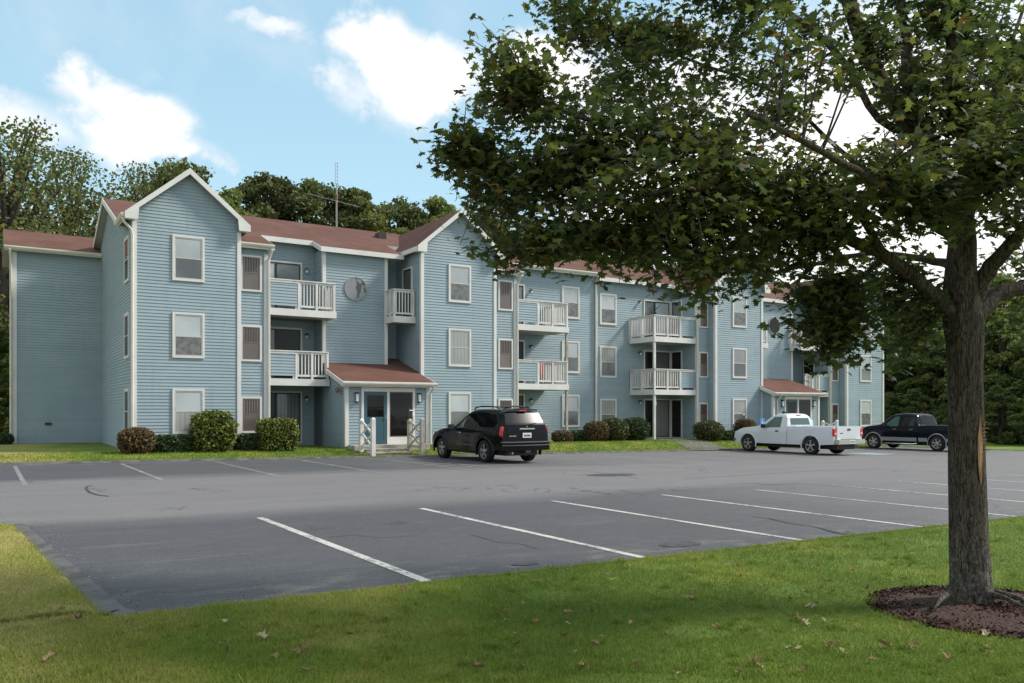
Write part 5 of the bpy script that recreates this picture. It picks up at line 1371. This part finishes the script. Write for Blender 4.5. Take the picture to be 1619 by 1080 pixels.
    for t in range(7):
        x = xa + (xb - xa) * t / 6; z = interp(s.top, x)
        sc_ = s.sec(x); ym = sc_[-3][0] * .93
        for k in range(K + 1):
            q = 2 * k / K - 1; yq = ym * q; zz = z - (z - sc_[-3][1]) * abs(q) ** 1.6; m.v.append((x + .01, yq, zz + .012))
    for j in range(6):
        for k in range(K): a = j * (K + 1) + k; m.f.append((a, a + 1, a + K + 2, a + K + 1)); m.mi.append(0)
    s.add('windscreen', m, 'car_glass', smooth=True)
    m = MB(); m.box(4.30, -.9, .46, 4.52, .9, .66); s.add('bumper', m, 'chrome' if crew else 'trim_grey', bevel=.04, smooth=R(30))
    s.mirror(2.78 if crew else 2.52, 1.17 + dz, 'trim_black')
    if not crew: m = MB(); m.box(1.95, .10, 1.80, 2.1, .3, 1.90); s.add('roof_marker', m, 'trim_black', bevel=.02)
    return s
pickup((31.45, 23.7, car_z(31.5)), R(90), 'white regular cab pickup truck with chrome rear bumper parked nose in', 'paint_white', False)
pickup((41.25, 23.75, car_z(41.2)), R(90), 'black four door pickup truck with silver lower panels half hidden behind the maple', 'paint_navy', True)
# ------------------------------------------------------------------ shrubs in front of the building
def shrub(px, Y, w, h, material, label, square=False, name='shrub', n=3000, leaf=.055, cat='shrub', dpt=None, wob=.06):
    X = XY(px, Y); z = lawn_z(X, Y) - .03; e = empty(name, (X, Y, z), label, cat, None)
    a, b, c = w / 2, (dpt or w) / 2, h / 2; m = n
    d = rng.normal(size=(m, 3)); d /= np.linalg.norm(d, axis=1)[:, None]
    ex = 5 if square else 2.6
    r = (np.abs(d[:, 0]) ** ex + np.abs(d[:, 1]) ** ex + np.abs(d[:, 2]) ** ex) ** (-1 / ex)
    lump = 1 + wob * np.sin(d[:, 0] * 7 + px) * np.sin(d[:, 1] * 6) * np.cos(d[:, 2] * 8 + px) + rng.normal(size=m) * .025
    rr = r * lump * np.where(rng.random(m) < .85, rng.uniform(.93, 1.02, m), rng.uniform(.7, .95, m))
    pos = d * rr[:, None] * np.array([a, b, c]) + np.array([X, Y, z + c])
    pos = pos[pos[:, 2] > z + .02]; m = len(pos)
    scatter('foliage', [(-.5, -.3, 0), (.1, -.5, .06), (.55, .0, 0), (.1, .5, .06), (-.5, .3, 0)], [(0, 1, 2, 3, 4)], pos, rots(m, .3), leaf * rng.uniform(.7, 1.3, (m, 1)), material, e, tint=rng.random(m))
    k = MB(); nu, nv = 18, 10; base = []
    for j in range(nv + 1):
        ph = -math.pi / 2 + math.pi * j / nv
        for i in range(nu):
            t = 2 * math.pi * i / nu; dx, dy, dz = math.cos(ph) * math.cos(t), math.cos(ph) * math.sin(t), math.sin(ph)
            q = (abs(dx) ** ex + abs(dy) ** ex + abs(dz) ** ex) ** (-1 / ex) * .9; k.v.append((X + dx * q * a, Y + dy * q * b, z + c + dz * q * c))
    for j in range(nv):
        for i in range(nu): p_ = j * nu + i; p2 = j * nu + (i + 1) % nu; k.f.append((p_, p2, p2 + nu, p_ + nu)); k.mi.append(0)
    k.build('dark_core', 'hedge_core', e, smooth=True)  # solid core, coloured dark to deepen the gaps between leaves
    s_ = MB()
    for i in range(4): s_.tube([(X + random.uniform(-.1, .1), Y + random.uniform(-.1, .1), z - .1), (X + random.uniform(-.2, .2) * a, Y, z + c)], .02, 5)
    s_.build('stem', 'wood_bark', e)
YS = 30.7
shrub(216, 30.6, 1.15, .88, 'shrub_leaf_red', 'reddish brown rounded shrub at the left corner of the first bay', n=3200)
shrub(273, YS, 1.35, .62, 'hedge_leaf', 'low dark green box hedge left of the big yellow green shrub', True, dpt=.8, n=3600)
shrub(337, YS, 1.50, 1.45, 'shrub_leaf_yellow', 'big loose yellow green shrub under the first bay', n=4200, leaf=.075, wob=.14)
shrub(401, YS + .1, 1.30, .62, 'hedge_leaf', 'low dark green box hedge between two yellow green shrubs', True, dpt=.8, n=3400)
shrub(438, YS - .1, 1.36, 1.18, 'shrub_leaf_yellow', 'rounded clipped yellow green shrub left of the entry porch', True, n=4200, leaf=.06, wob=.05)
shrub(889, 32.0, .95, .58, 'shrub_leaf_red', 'small brown rounded shrub at the foot of the balcony post', n=2200)
shrub(915, 32.3, 1.2, .55, 'hedge_leaf', 'low dark hedge just right of the balcony post', True, dpt=.8, n=2600)
shrub(943, 31.8, 1.15, 1.0, 'shrub_leaf_red', 'russet rounded shrub left of the two green ones on the middle wall', n=3000)
shrub(970, 31.8, 1.42, 1.15, 'shrub_leaf_olive', 'olive rounded shrub in the middle of the row of three', n=3400)
shrub(1003, 31.8, 1.42, 1.18, 'hedge_leaf', 'green rounded shrub left of the glass doors', n=3400)
shrub(1120, 30.7, 1.45, 1.02, 'shrub_leaf_olive', 'olive rounded shrub at the left corner of the third bay', n=3200)
shrub(1151, 30.7, 1.3, .50, 'hedge_leaf', 'low dark hedge under the third bay', True, dpt=.8, n=2400)
shrub(1178, 30.4, 1.1, 1.15, 'shrub_leaf_red', 'dark reddish shrub in front of the white pickup', n=2400)
shrub(1215, 30.2, 1.3, .8, 'hedge_leaf', 'green shrub hidden mostly by the white pickup', n=1800)
shrub(6, 40.8, .7, .5, 'hedge_leaf', 'small green shrub at the left end of the building', n=1800)

# ------------------------------------------------------------------ trees
def crown_points(n, blobs, rg, shell=.55):
    """leaf positions on and in lumpy blobs [(centre, radii)]"""
    vol = np.array([r[0] * r[1] * r[2] for _, r in blobs]) ** (2 / 3); cnt = (n * vol / vol.sum()).astype(int); out = []
    for (c, r), k in zip(blobs, cnt):
        d = rg.normal(size=(k, 3)); d /= np.linalg.norm(d, axis=1)[:, None]
        rad = rg.random(k) ** .45; wob = 1 + .22 * np.sin(d[:, 0] * 5 + c[0]) * np.sin(d[:, 1] * 5 + c[1]) + .12 * np.sin(d[:, 2] * 9 + c[2])
        out.append(np.array(c) + d * (rad * wob)[:, None] * np.array(r))
    return np.concatenate(out)
def bg_tree(loc, H, Wd, kind, seed, name, label, leafn, crown0=.32, leaf=.30, group=None, blobn=44):
    rg = np.random.default_rng(seed); r_ = random.Random(seed)
    e = empty(name, loc, label, 'tree', group); L = Vector(loc); m = MB()
    top = L + Vector((r_.uniform(-.5, .5), r_.uniform(-.5, .5), H * .86)); tr = H * .017 + .08
    pts = [L - Vector((0, 0, .4)), L + Vector((0, 0, H * .25)), L.lerp(top, .5) + Vector((r_.uniform(-.4, .4), r_.uniform(-.4, .4), 0)), top]
    m.tube(pts, [tr * 1.3, tr, tr * .7, .04], 8)
    blobs = []
    for i in range(blobn):
        t = crown0 + (1 - crown0) * ((i + r_.random()) / blobn); w = math.sin(math.pi * min(1, ((t - crown0) / (1 - crown0)) * .82 + .16)) ** .7
        a = r_.uniform(0, 2 * math.pi); rd = Wd / 2 * w * r_.uniform(.25, .95)
        c = L + Vector((math.cos(a) * rd, math.sin(a) * rd, H * t - H * .05)); s_ = Wd * r_.uniform(.055, .125) * (.6 + .4 * w)
        blobs.append(((c.x, c.y, c.z), (s_ * 1.15, s_ * 1.15, s_ * .78)))
        st = L.lerp(top, max(.15, t - .18)); md = st.lerp(c, .55) + Vector((0, 0, -.2)); m.tube([st, md, c], [tr * .34, tr * .2, .03], 5, cap=False)
    m.build('trunk', 'wood_bark', e, smooth=True)
    pos = crown_points(leafn, blobs, rg); k = len(pos)
    tint = np.clip(rg.normal(.45, .2, k) + .22 * np.sin(pos[:, 0] * 1.1) * np.sin(pos[:, 1] * 1.3 + pos[:, 2] * .9), 0, 1)
    scatter('crown', [(-.5, -.25, 0), (-.1, -.5, .1), (.55, -.1, 0), (.3, .45, .1), (-.35, .4, 0)], [(0, 1, 2, 3, 4)], pos, rots(k, .45, rg), leaf * rg.uniform(.55, 1.25, (k, 1)), kind, e, tint=tint)
    return e
protos = {}
PR = [('wood_leaf', 16, 9.0, 11), ('wood_leaf', 15, 10.5, 12), ('wood_leaf_dark', 15, 8.5, 13), ('wood_leaf_light', 13, 8.0, 14), ('wood_leaf', 14, 7.0, 15), ('wood_leaf_light', 9.8, 5.5, 16), ('wood_leaf_light', 9.6, 5.0, 17), ('wood_leaf', 17, 14, 18)]
used = set()
def place_tree(kind, X, Y, H, label, name='broadleaf_tree', rz=None, wf=1.0, g='trees of the wood behind the building'):
    mt_, h, w, sd = PR[kind]
    z = -.2 - .012 * X
    if kind not in protos: protos[kind] = bg_tree((0, 0, 0), h, w, mt_, sd, name, label, 14000 if kind == 7 else 42000 if h > 10 else 32000, blobn=70 if kind == 7 else 80, crown0=.30 if h > 10 else .06, leaf=.155 if kind == 7 else .165 if h > 10 else .15)
    e = protos[kind]
    if kind in used:
        e = copy_tree(e)
    used.add(kind)
    e.location = (X, Y, z); f = H / h; e.scale = (f * wf, f * wf, f); e.rotation_euler = (0, 0, rz if rz is not None else random.uniform(0, 6.28))
    e['label'] = label; e['group'] = g; e['category'] = 'tree'; return e
def at_px(px, Y): return XY(px, Y)
def Hof(px, py, Y): X = XY(px, Y); return EYE + (HOR - py) * DEP(X, Y) / F_PX + .2 + .012 * X
# the wood behind the left end and behind the roof: (px, py of the top, Y, kind, width factor, label)
T = [(20, 172, 54, 7, 1.1, 'tall spreading tree with open branches at the left edge'),
     (-150, 190, 58, 0, 1.1, 'tall tree cut by the left edge of the picture'),
     (112, 218, 58, 7, .9, 'tall olive tree above the left wing'),
     (232, 248, 60, 7, .8, 'rounded tree right behind the first gable, left side'),
     (300, 246, 62, 1, 1.0, 'broad tree crown showing above the first gable'),
     (360, 290, 58, 3, 1.0, 'yellow green tree right of the first gable'),
     (425, 262, 62, 2, 1.1, 'dark tree crown left of the antenna mast'),
     (485, 268, 64, 0, .95, 'tree crown with an uneven top just left of the antenna mast'),
     (556, 284, 62, 4, 1.1, 'narrow tree crown just right of the antenna mast'),
     (625, 302, 66, 1, .95, 'rounded green tree left of the second gable'),
     (690, 305, 64, 3, 1.1, 'light green tree behind the second gable'),
     (760, 318, 66, 0, 1.0, 'olive tree right of the second gable behind the maple leaves'),
     (840, 335, 66, 2, 1.1, 'dark tree behind the roof and the maple, fourth past the second gable'),
     (920, 350, 68, 1, 1.0, 'broad tree behind the middle of the roof, seen through the maple'),
     (1010, 372, 70, 4, 1.1, 'tree behind the roof above the corner balconies'),
     (1100, 395, 72, 0, 1.0, 'tree behind the third gable'),
     (1200, 420, 70, 2, 1.1, 'dark tree behind the roof between the third and the last gable'),
     (1290, 440, 66, 1, 1.0, 'tree behind the last gable'),
     (1375, 455, 60, 0, .9, 'tree just behind the right end of the building')]
for px, py, Y, k, wf, lab in T: place_tree(k, XY(px, Y), Y, Hof(px, py, Y), lab, wf=wf)
# the wood on the right, past the end of the parking lot
T2 = [(1412, 455, 46, 3, 1.0, 'dark tree right of the building, lower trunk hidden'), (1450, 470, 40, 3, 1.2, 'tall thin wooded tree behind the black pickup'),
      (1490, 462, 44, 0, 1.0, 'tall tree left of the maple trunk'), (1530, 440, 46, 1, 1.0, 'tree straight behind the maple trunk'),
      (1580, 425, 38, 3, 1.1, 'dark tall tree right of the maple trunk'), (1625, 470, 34, 0, 1.0, 'tall tree at the right edge of the picture'),
      (1690, 440, 36, 1, 1.0, 'tree just outside the right edge')]
for px, py, Y, k, wf, lab in T2: place_tree(k, XY(px, Y), Y, Hof(px, py, Y), lab, wf=wf)
T3 = [(1405, 500, 44, 5, 1.1), (1428, 515, 41, 6, 1.2), (1452, 490, 40, 5, 1.0), (1480, 510, 37, 6, 1.2), (1505, 485, 37, 5, 1.0), (1535, 505, 34, 6, 1.2), (1562, 480, 33, 5, 1.0), (1590, 495, 30, 6, 1.2), (1618, 470, 30, 5, 1.0), (1650, 490, 27, 6, 1.1),
      (1450, 610, 35.5, 6, 1.3), (1515, 600, 32, 6, 1.3), (1580, 605, 28.5, 6, 1.3), (1640, 600, 25.5, 6, 1.3), (1415, 620, 38.5, 6, 1.2)]
for i, (px, py, Y, k, wf) in enumerate(T3):
    place_tree(k, XY(px, Y), Y, Hof(px, py, Y), ('low leafy tree at the foot of the wood, ' if i > 9 else 'slim leafy tree at the front of the wood, ') + ('left of the maple trunk' if px < 1500 else 'right of the maple trunk' if px > 1555 else 'behind the maple trunk'), 'young_tree', wf=wf, g='young trees at the edge of the right hand wood')
T4 = [(-20, 560, 50, 6, 1.6), (5, 500, 54, 5, 1.5), (-60, 480, 48, 6, 1.6), (30, 470, 60, 6, 1.4)]
for i, (px, py, Y, k, wf) in enumerate(T4):
    place_tree(k, XY(px, Y), Y, Hof(px, py, Y), 'bushy tree at the left end of the building, low behind the wing', 'young_tree', wf=wf, g='bushy trees at the left end')
# ------------------------------------------------------------------ the maple in front
TB0 = AT(1536, 948, 7.42)
gx, gy = TB0[0], TB0[1]; gz_ = lawn_z(gx, gy) + .03
maple = empty('maple_tree', (gx, gy, gz_), 'large dark leaved maple with a split trunk standing in the mulch bed', 'tree')
d0 = 7.42
def tp(px, py, dd=0.0): return Vector(AT(px, py, d0 + dd))
tr = MB()
# trunk: rings with bark ridges
ring_n = 40; rings = [(1536, 966, .0, 43), (1535, 948, 0, 39), (1534, 925, 0, 35), (1532, 880, 0, 33.5), (1530, 820, 0, 32), (1528, 740, 0, 31), (1527, 660, 0, 30), (1526, 590, 0, 29.5), (1526, 545, 0, 31), (1525, 512, 0, 35), (1522, 485, 0, 33), (1519, 455, 0, 29), (1520, 420, 0, 26), (1522, 385, 0, 24), (1520, 340, .05, 21)]
r_ = random.Random(2)
for i, (px, py, dd, hw) in enumerate(rings):
    c = tp(px, py, dd); rad = hw * .85 / F_PX * (d0 + dd); low = max(0, (i < 3) * (3 - i))
    for k in range(ring_n):
        a = 2 * math.pi * k / ring_n
        q = 1 + .035 * math.sin(a * 5 + i * .35) + .025 * math.sin(a * 9 - i * .5) + low * .035 * math.sin(a * 4 + 1) + r_.uniform(-.012, .012)
        if 9 <= i <= 10: q += .05 * math.cos(a * 2)
        tr.v.append((c.x + rad * q * math.cos(a), c.y + rad * q * math.sin(a), c.z))
for i in range(len(rings) - 1):
    for k in range(ring_n): a = i * ring_n + k; b_ = i * ring_n + (k + 1) % ring_n; tr.f.append((a, b_, b_ + ring_n, a + ring_n)); tr.mi.append(0)
tr.build('trunk', 'maple_bark', maple, smooth=R(80))
# torn strip of bark on the right side, lying on the trunk's surface
TC = -Vector((gx, gy, 0)).normalized(); RT = Vector((-TC.y, TC.x, 0))
def on_trunk(py, phi, lift):
    c = tp(1528 - (740 - py) * .006 - 1, py); return c + (RT * math.sin(phi) + TC * math.cos(phi)) * (.150 + lift)
m = MB(); hs = [655, 672, 690, 710, 730, 748, 766]; ww = [.01, .09, .16, .20, .17, .10, .01]
for py, w in zip(hs, ww):
    for q in (-1, -.35, .35, 1): m.v.append(tuple(on_trunk(py, R(48) + w * q + r_.uniform(-.02, .02), .004 if abs(q) == 1 else .012)))
for i in range(len(hs) - 1):
    for j in range(3): a = i * 4 + j; m.f.append((a, a + 1, a + 5, a + 4)); m.mi.append(0)
m.build('torn_bark', 'torn_wood', maple)
m = MB()
for k in range(9):
    b0 = on_trunk(672 + k * 6, R(60) + r_.uniform(-.1, .15), .0); e_ = b0 + RT * r_.uniform(.02, .07) + TC * .02 + Vector((0, 0, r_.uniform(-.04, .05))); m.tube([b0, b0.lerp(e_, .5) + Vector((0, 0, .01)), e_], [.008, .006, .001], 4)
m.build('splinter', 'torn_wood', maple)
m = MB()
for (a, b_) in (((1555, 945), (1625, 985)), ((1575, 950), (1650, 970)), ((1500, 945), (1478, 950))):
    p0 = Vector(AT(*a, 7.3)); p1 = Vector(AT(*b_, 6.9)); p0.z = gz_ + .10; p1.z = gz_ + .06; m.tube([p0, p0.lerp(p1, .5) + Vector((0, 0, .02)), p1], [.035, .022, .006], 7)
m.build('root', 'maple_bark', maple, smooth=True)

# limbs: hand placed polylines (px, py, depth offset, half width px)
limbs = [
 [(1520, 512, 0, 15), (1482, 470, -.1, 12), (1440, 436, -.25, 10.5), (1400, 405, -.4, 9.5), (1330, 372, -.6, 8), (1250, 340, -.8, 7), (1150, 285, -1.0, 6), (1040, 235, -1.0, 5), (930, 190, -.9, 3.5), (840, 150, -.8, 2)],
 [(1540, 500, 0, 16), (1572, 470, .1, 13), (1610, 455, .2, 12), (1680, 430, .4, 10), (1780, 380, .6, 7), (1900, 330, .8, 4)],
 [(1540, 470, 0, 15), (1560, 430, -.1, 13), (1600, 385, -.3, 10), (1660, 320, -.5, 8), (1740, 230, -.8, 5)],
 [(1520, 345, .05, 16), (1500, 290, .1, 15), (1455, 215, .25, 14.5), (1405, 150, .4, 14), (1370, 80, .5, 13), (1340, 0, .6, 12), (1310, -110, .7, 9), (1280, -240, .8, 6)],
 [(1522, 345, .05, 16), (1530, 260, 0, 13), (1512, 150, -.1, 12), (1505, 40, -.2, 10), (1500, -110, -.3, 8), (1490, -260, -.3, 5)],
 [(1500, 300, .1, 10), (1440, 200, .0, 9), (1435, 100, -.1, 8), (1425, 0, -.2, 7), (1400, -130, -.2, 4)],
 [(1455, 215, .25, 8), (1390, 190, .2, 6), (1320, 80, .1, 5.5), (1250, 20, 0, 4), (1150, -60, 0, 2.5)],
 [(1405, 415, -.4, 6), (1350, 330, -.8, 5.5), (1280, 300, -1.0, 5), (1190, 300, -1.2, 4), (1060, 300, -1.4, 3), (930, 330, -1.4, 2)],
 [(1510, 420, 0, 8), (1460, 410, .5, 6), (1380, 400, .9, 5), (1280, 420, 1.3, 4), (1180, 440, 1.5, 2.5)],
 [(1522, 330, .05, 7), (1430, 300, .7, 5), (1330, 240, 1.1, 4), (1230, 150, 1.4, 3.2), (1080, 90, 1.6, 2.5), (940, 40, 1.8, 1.5)],
 [(1530, 260, 0, 9), (1600, 180, .2, 7), (1660, 90, .4, 5), (1740, 0, .5, 3)],
 [(1512, 380, 0, 8), (1470, 350, -.8, 7), (1400, 300, -1.4, 5), (1300, 240, -1.9, 4), (1180, 180, -2.2, 2.5)],
 [(1340, 0, .6, 8), (1240, -60, .8, 6), (1120, -120, 1.0, 4), (1000, -150, 1.1, 2)],
 [(1520, 300, .1, 8), (1560, 200, 1.2, 6), (1600, 60, 2.0, 4), (1650, -60, 2.4, 2)],
 [(1512, 330, 0, 8), (1600, 260, -1.2, 6), (1700, 200, -2.0, 3)],
 [(1400, 405, -.4, 5), (1360, 440, -.3, 4), (1330, 480, -.3, 3), (1320, 540, -.3, 1.5)],
 [(1180, 300, -1.1, 4), (1100, 340, -1.0, 3), (1020, 380, -1.0, 2.5), (880, 400, -.9, 1.5)],
 [(1040, 235, -1.0, 3), (930, 260, -.9, 2.5), (830, 300, -.8, 2), (730, 260, -.7, 1.2)],
]
bm_ = MB(); allp = []
for L in limbs:
    P_ = [tp(a, b_, c) for a, b_, c, _ in L]; rad = [h / F_PX * d0 for *_, h in L]
    # smooth subdivision with a little wobble
    Q = []; Rr = []
    for i in range(len(P_) - 1):
        for k in range(4):
            t = k / 4; p0 = P_[max(i - 1, 0)]; p1, p2 = P_[i], P_[i + 1]; p3 = P_[min(i + 2, len(P_) - 1)]
            q = .5 * ((2 * p1) + (p2 - p0) * t + (2 * p0 - 5 * p1 + 4 * p2 - p3) * t * t + (3 * p1 - p0 - 3 * p2 + p3) * t ** 3)
            Q.append(q + (Vector((r_.uniform(-1, 1), r_.uniform(-1, 1), r_.uniform(-1, 1))) * .012 if i or k else Vector())); Rr.append(rad[i] * (1 - t) + rad[i + 1] * t)
    Q.append(P_[-1]); Rr.append(rad[-1]); bm_.tube(Q, Rr, 10); allp += Q[3:]
bm_.build('limb', 'maple_bark', maple, smooth=R(70))
AP = np.array([tuple(p) for p in allp])
# leaf masses: (px, py, depth offset, radius x px, radius y px, weight)
masses = [
 (782, 85, -.5, 42, 58, .7), (775, 160, -.5, 55, 45, .7), (830, 200, -.6, 70, 50, 1.0), (740, 240, -.7, 55, 40, .65), (700, 240, -.7, 25, 28, .25), (860, 260, -.7, 100, 60, 1.5), (770, 300, -.7, 60, 40, .8),
 (800, 340, -.8, 75, 45, .8), (770, 395, -.9, 45, 22, .45), (850, 390, -.9, 70, 45, 1.1), (910, 320, -.8, 110, 70, 1.8), (950, 240, -.9, 110, 70, 1.6), (960, 150, .6, 60, 50, .8), (915, 45, 1.2, 60, 45, .8), (865, 12, 1.2, 40, 22, .35),
 (990, 60, 1.2, 110, 70, 1.7), (1080, 30, 1.0, 110, 50, 1.3), (1000, 150, .8, 110, 60, 1.4), (1060, 300, -1.0, 130, 80, 2.0), (1000, 380, -1.0, 110, 60, 1.8), (1100, 400, -1.1, 100, 62, 1.8), (1180, 350, -1.0, 110, 70, 1.7),
 (1200, 420, -.6, 90, 55, 1.4), (1130, 455, -.9, 60, 30, .7), (1100, 200, -.6, 110, 60, 1.35), (1200, 190, .9, 90, 45, .7), (1420, 270, .4, 70, 35, .6), (1190, 250, -.8, 90, 50, .85), (1170, 110, .8, 90, 50, .8), (1150, 20, .6, 90, 45, .9), (1250, 60, .6, 80, 40, .55),
 (1280, 420, -.5, 70, 40, 1.0), (1290, 480, -.3, 75, 50, 1.2), (1350, 520, -.3, 70, 40, 1.1), (1320, 560, -.3, 45, 28, .8), (1260, 520, -.4, 40, 28, .4), (1400, 490, .2, 60, 50, .95), (1430, 540, .2, 45, 42, .65), (1370, 440, .3, 55, 30, .5),
 (1280, 320, -1.0, 60, 40, .55), (1330, 370, -.8, 60, 30, .5), (1240, 160, .8, 60, 50, .35), (1320, 130, .6, 50, 50, .25), (1300, 230, -1.4, 35, 25, .1), (1380, 70, .3, 60, 60, .6), (1440, 40, .2, 60, 70, .8), (1400, 240, -1.2, 60, 35, .35),
 (1430, 310, -1.2, 75, 48, 1.0), (1480, 345, -1.0, 65, 32, .8), (1500, 280, -.8, 80, 70, 1.6), (1560, 320, -.6, 75, 45, 1.1), (1460, 160, -.4, 70, 60, 1.1), (1540, 180, -.3, 80, 70, 1.5), (1600, 250, -.4, 70, 70, 1.4), (1590, 100, .2, 80, 80, 1.5),
 (1510, 60, -.1, 70, 60, 1.2), (1640, 350, -.2, 60, 40, .6), (1390, 350, -.9, 55, 32, .5), (1590, 400, .6, 45, 22, .2), (1600, 480, .9, 60, 26, .4), (1345, 290, -.8, 40, 30, .2), (1450, 440, .9, 35, 14, .12),
 # outside the frame: the rest of the crown
 (950, -60, .8, 150, 60, 1.0), (1150, -110, .6, 170, 80, 1.5), (1350, -120, .3, 170, 90, 1.6), (1540, -120, 0, 170, 110, 1.8), (1500, -280, 0, 220, 100, 1.6), (1740, 0, .3, 130, 120, 1.6), (1760, 200, 0, 120, 110, 1.6), (1850, 340, .5, 110, 80, 1.0),
 (1300, -260, .5, 170, 80, 1.0), (1480, 110, 2.0, 120, 110, .8), (1300, 330, 2.0, 60, 30, .25), (1600, 220, 2.2, 110, 100, .9), (1580, 150, -1.8, 120, 120, .9), (1400, -60, -1.8, 200, 100, 1.0), (1250, 60, -2.0, 110, 70, .25), (1650, 330, -1.5, 110, 80, 1.0)]
NL = 46000; wsum = sum(m_[5] for m_ in masses); pos = []; org_ = []
tw = MB(); twn = 0
for px, py, dd, rx, ry, w in masses:
    k = int(NL * w / wsum); c = np.array(AT(px, py, d0 + dd)); sx = rx / F_PX * d0; sz = ry / F_PX * d0; sy_ = .55 * max(sx, sz) + .25
    # twigs from the nearest limb point to the mass, leaves in sprays along side twigs
    near_ = AP[np.argmin(((AP - c) ** 2).sum(1))]
    nt_ = max(5, int(k / 24)); 
    for q in range(nt_):
        dv = rng.normal(size=3); dv /= np.linalg.norm(dv); rr = rng.random() ** .5
        e_ = c + (dv[0] * sx * rr) * np.array([CS, -SN, 0]) + (dv[1] * sy_ * rr) * np.array([SN, CS, 0]) + np.array([0, 0, dv[2] * sz * rr])
        st_ = AP[np.argmin(((AP - e_) ** 2).sum(1))]; md = st_ * .45 + e_ * .55 + np.array([0, 0, .06])
        if np.linalg.norm(e_ - st_) < .95: tw.tube([st_, md, e_], [.008, .0055, .002], 4, cap=False)
        n_ = int(k / nt_); u = e_ - md; u /= np.linalg.norm(u) + 1e-6; sp = rng.normal(size=3); 
        t = rng.random(n_); off = rng.normal(size=(n_, 3)) * np.array([.105, .105, .065]); off[:, 2] -= .03
        pos.append(e_ - u * (t[:, None] * .45) + off)
tw.build('twig', 'maple_bark', maple)
pos = np.concatenate(pos); k = len(pos)
lf = [(0, -.02), (.13, .02), (.42, -.12), (.36, .12), (.60, .30), (.38, .36), (.30, .52), (.13, .46), (.0, .98), (-.13, .46), (-.30, .52), (-.38, .36), (-.60, .30), (-.36, .12), (-.42, -.12), (-.13, .02)]
lv = [(x, y - .3, -.10 * abs(x) ** 1.3 * 2 + .06 * math.sin(y * 5)) for x, y in lf] + [(0, .0, .03)]
nv = len(lf); lfaces = [(nv, i, (i + 1) % nv) for i in range(nv)]
# leaves hang: tips outward and down, faces towards the sky with scatter
z = rng.normal(size=(k, 3)) * .55; z[:, 2] = np.abs(z[:, 2]) + .55; z /= np.linalg.norm(z, axis=1)[:, None]
a = rng.normal(size=(k, 3)); a[:, 2] -= .5; x_ = np.cross(a, z); x_ /= np.linalg.norm(x_, axis=1)[:, None]; y_ = np.cross(z, x_)
rot = np.stack([x_, y_, z], axis=2)
scatter('leaves', lv, lfaces, pos, rot,   .077 * rng.uniform(.6, 1.25, (k, 1)), 'maple_leaf', maple, tint=rng.random(k))
bpy.data.objects['leaves'].name = 'crown'

# ------------------------------------------------------------------ fallen leaves on the near lawn
def dry_leaf_mesh(seed, curl):
    rg = random.Random(seed); m = MB(); sc_ = .065
    for x, y in lf: 
        x *= sc_ * rg.uniform(.8, 1.1); y = (y - .3) * sc_ * rg.uniform(.85, 1.1); zz = .018 + curl * (x * x + y * y) * 13 + .012 * math.sin(x * 60 + seed) + rg.uniform(0, .008)
        m.v.append((x, y, zz))
    m.v.append((0, 0, .012)); n = len(lf)
    for i in range(n): m.f.append((n, i, (i + 1) % n)); m.mi.append(0)
    o = m.build('fallen_leaf', 'dry_leaf'); at = o.data.attributes.new('tint', 'FLOAT', 'FACE'); at.data.foreach_set('value', [.2 + .25 * (seed % 4)] * len(o.data.polygons)); return o
big = [(125, 985, 'curled brown leaf on the straw coloured lawn at the lower left', 1.5), (228, 998, 'pale green brown leaf near the lower left of the lawn', 1.0), (418, 1012, 'tan leaf cluster on the lawn at lower left centre', 1.2), (640, 936, 'pale leaf just below the near edge of the lot', 1.1), (660, 950, 'small narrow pale leaf beside a wider one below the lot edge', .7),
       (1400, 1028, 'big tan curled leaf in front of the mulch bed', 1.7), (1500, 1046, 'dark curled leaf near the lower right', 1.2), (1192, 1052, 'brown curled leaf at the bottom, right of centre', 1.2), (1275, 990, 'pale leaf left of the mulch bed', 1.1), (1275, 942, 'light grey leaf on the lawn above left of the mulch bed', 1.0)]
def ground_at(px, py):
    t = (px - CX_PX) / F_PX; v = (HOR - py) / F_PX; dx = t * CS + SN; dy = CS - t * SN; d = 5.0
    for _ in range(12): d = (lawn_z(d * dx, d * dy) - EYE) / v
    return d * dx, d * dy
protoL = [dry_leaf_mesh(i, (.25, .6, .9, .4, 1.2, .7)[i]) for i in range(6)]; first = [True] * 6
def put_leaf(x, y, s_, label, grp):
    i = random.randrange(6); o = protoL[i]
    if not first[i]: o = o.copy(); C.objects.link(o)
    first[i] = False; o.location = (x, y, lawn_z(x, y) + .012); o.rotation_euler = (random.uniform(-.3, .3), random.uniform(-.3, .3), random.uniform(0, 6.28)); o.scale = (s_, s_, s_)
    o['label'] = label; o['category'] = 'leaf'
    if grp: o['group'] = grp
for px, py, lab, s_ in big: x, y = ground_at(px, py); put_leaf(x, y, s_, lab, 'dry leaves on the near lawn')
c_ = 0
while c_ < 130:
    px = random.uniform(10, 1610); py = 1078 - 255 * random.random() ** .8
    if random.random() > (.35 + .65 * px / 1619): continue
    x, y = ground_at(px, py)
    if y > 7.0 and x > left_edge(y) or mulch_in(x, y, .95): continue
    put_leaf(x, y, random.uniform(.6, 1.15), 'small dry brown leaf lying in the near grass', 'dry leaves on the near lawn'); c_ += 1
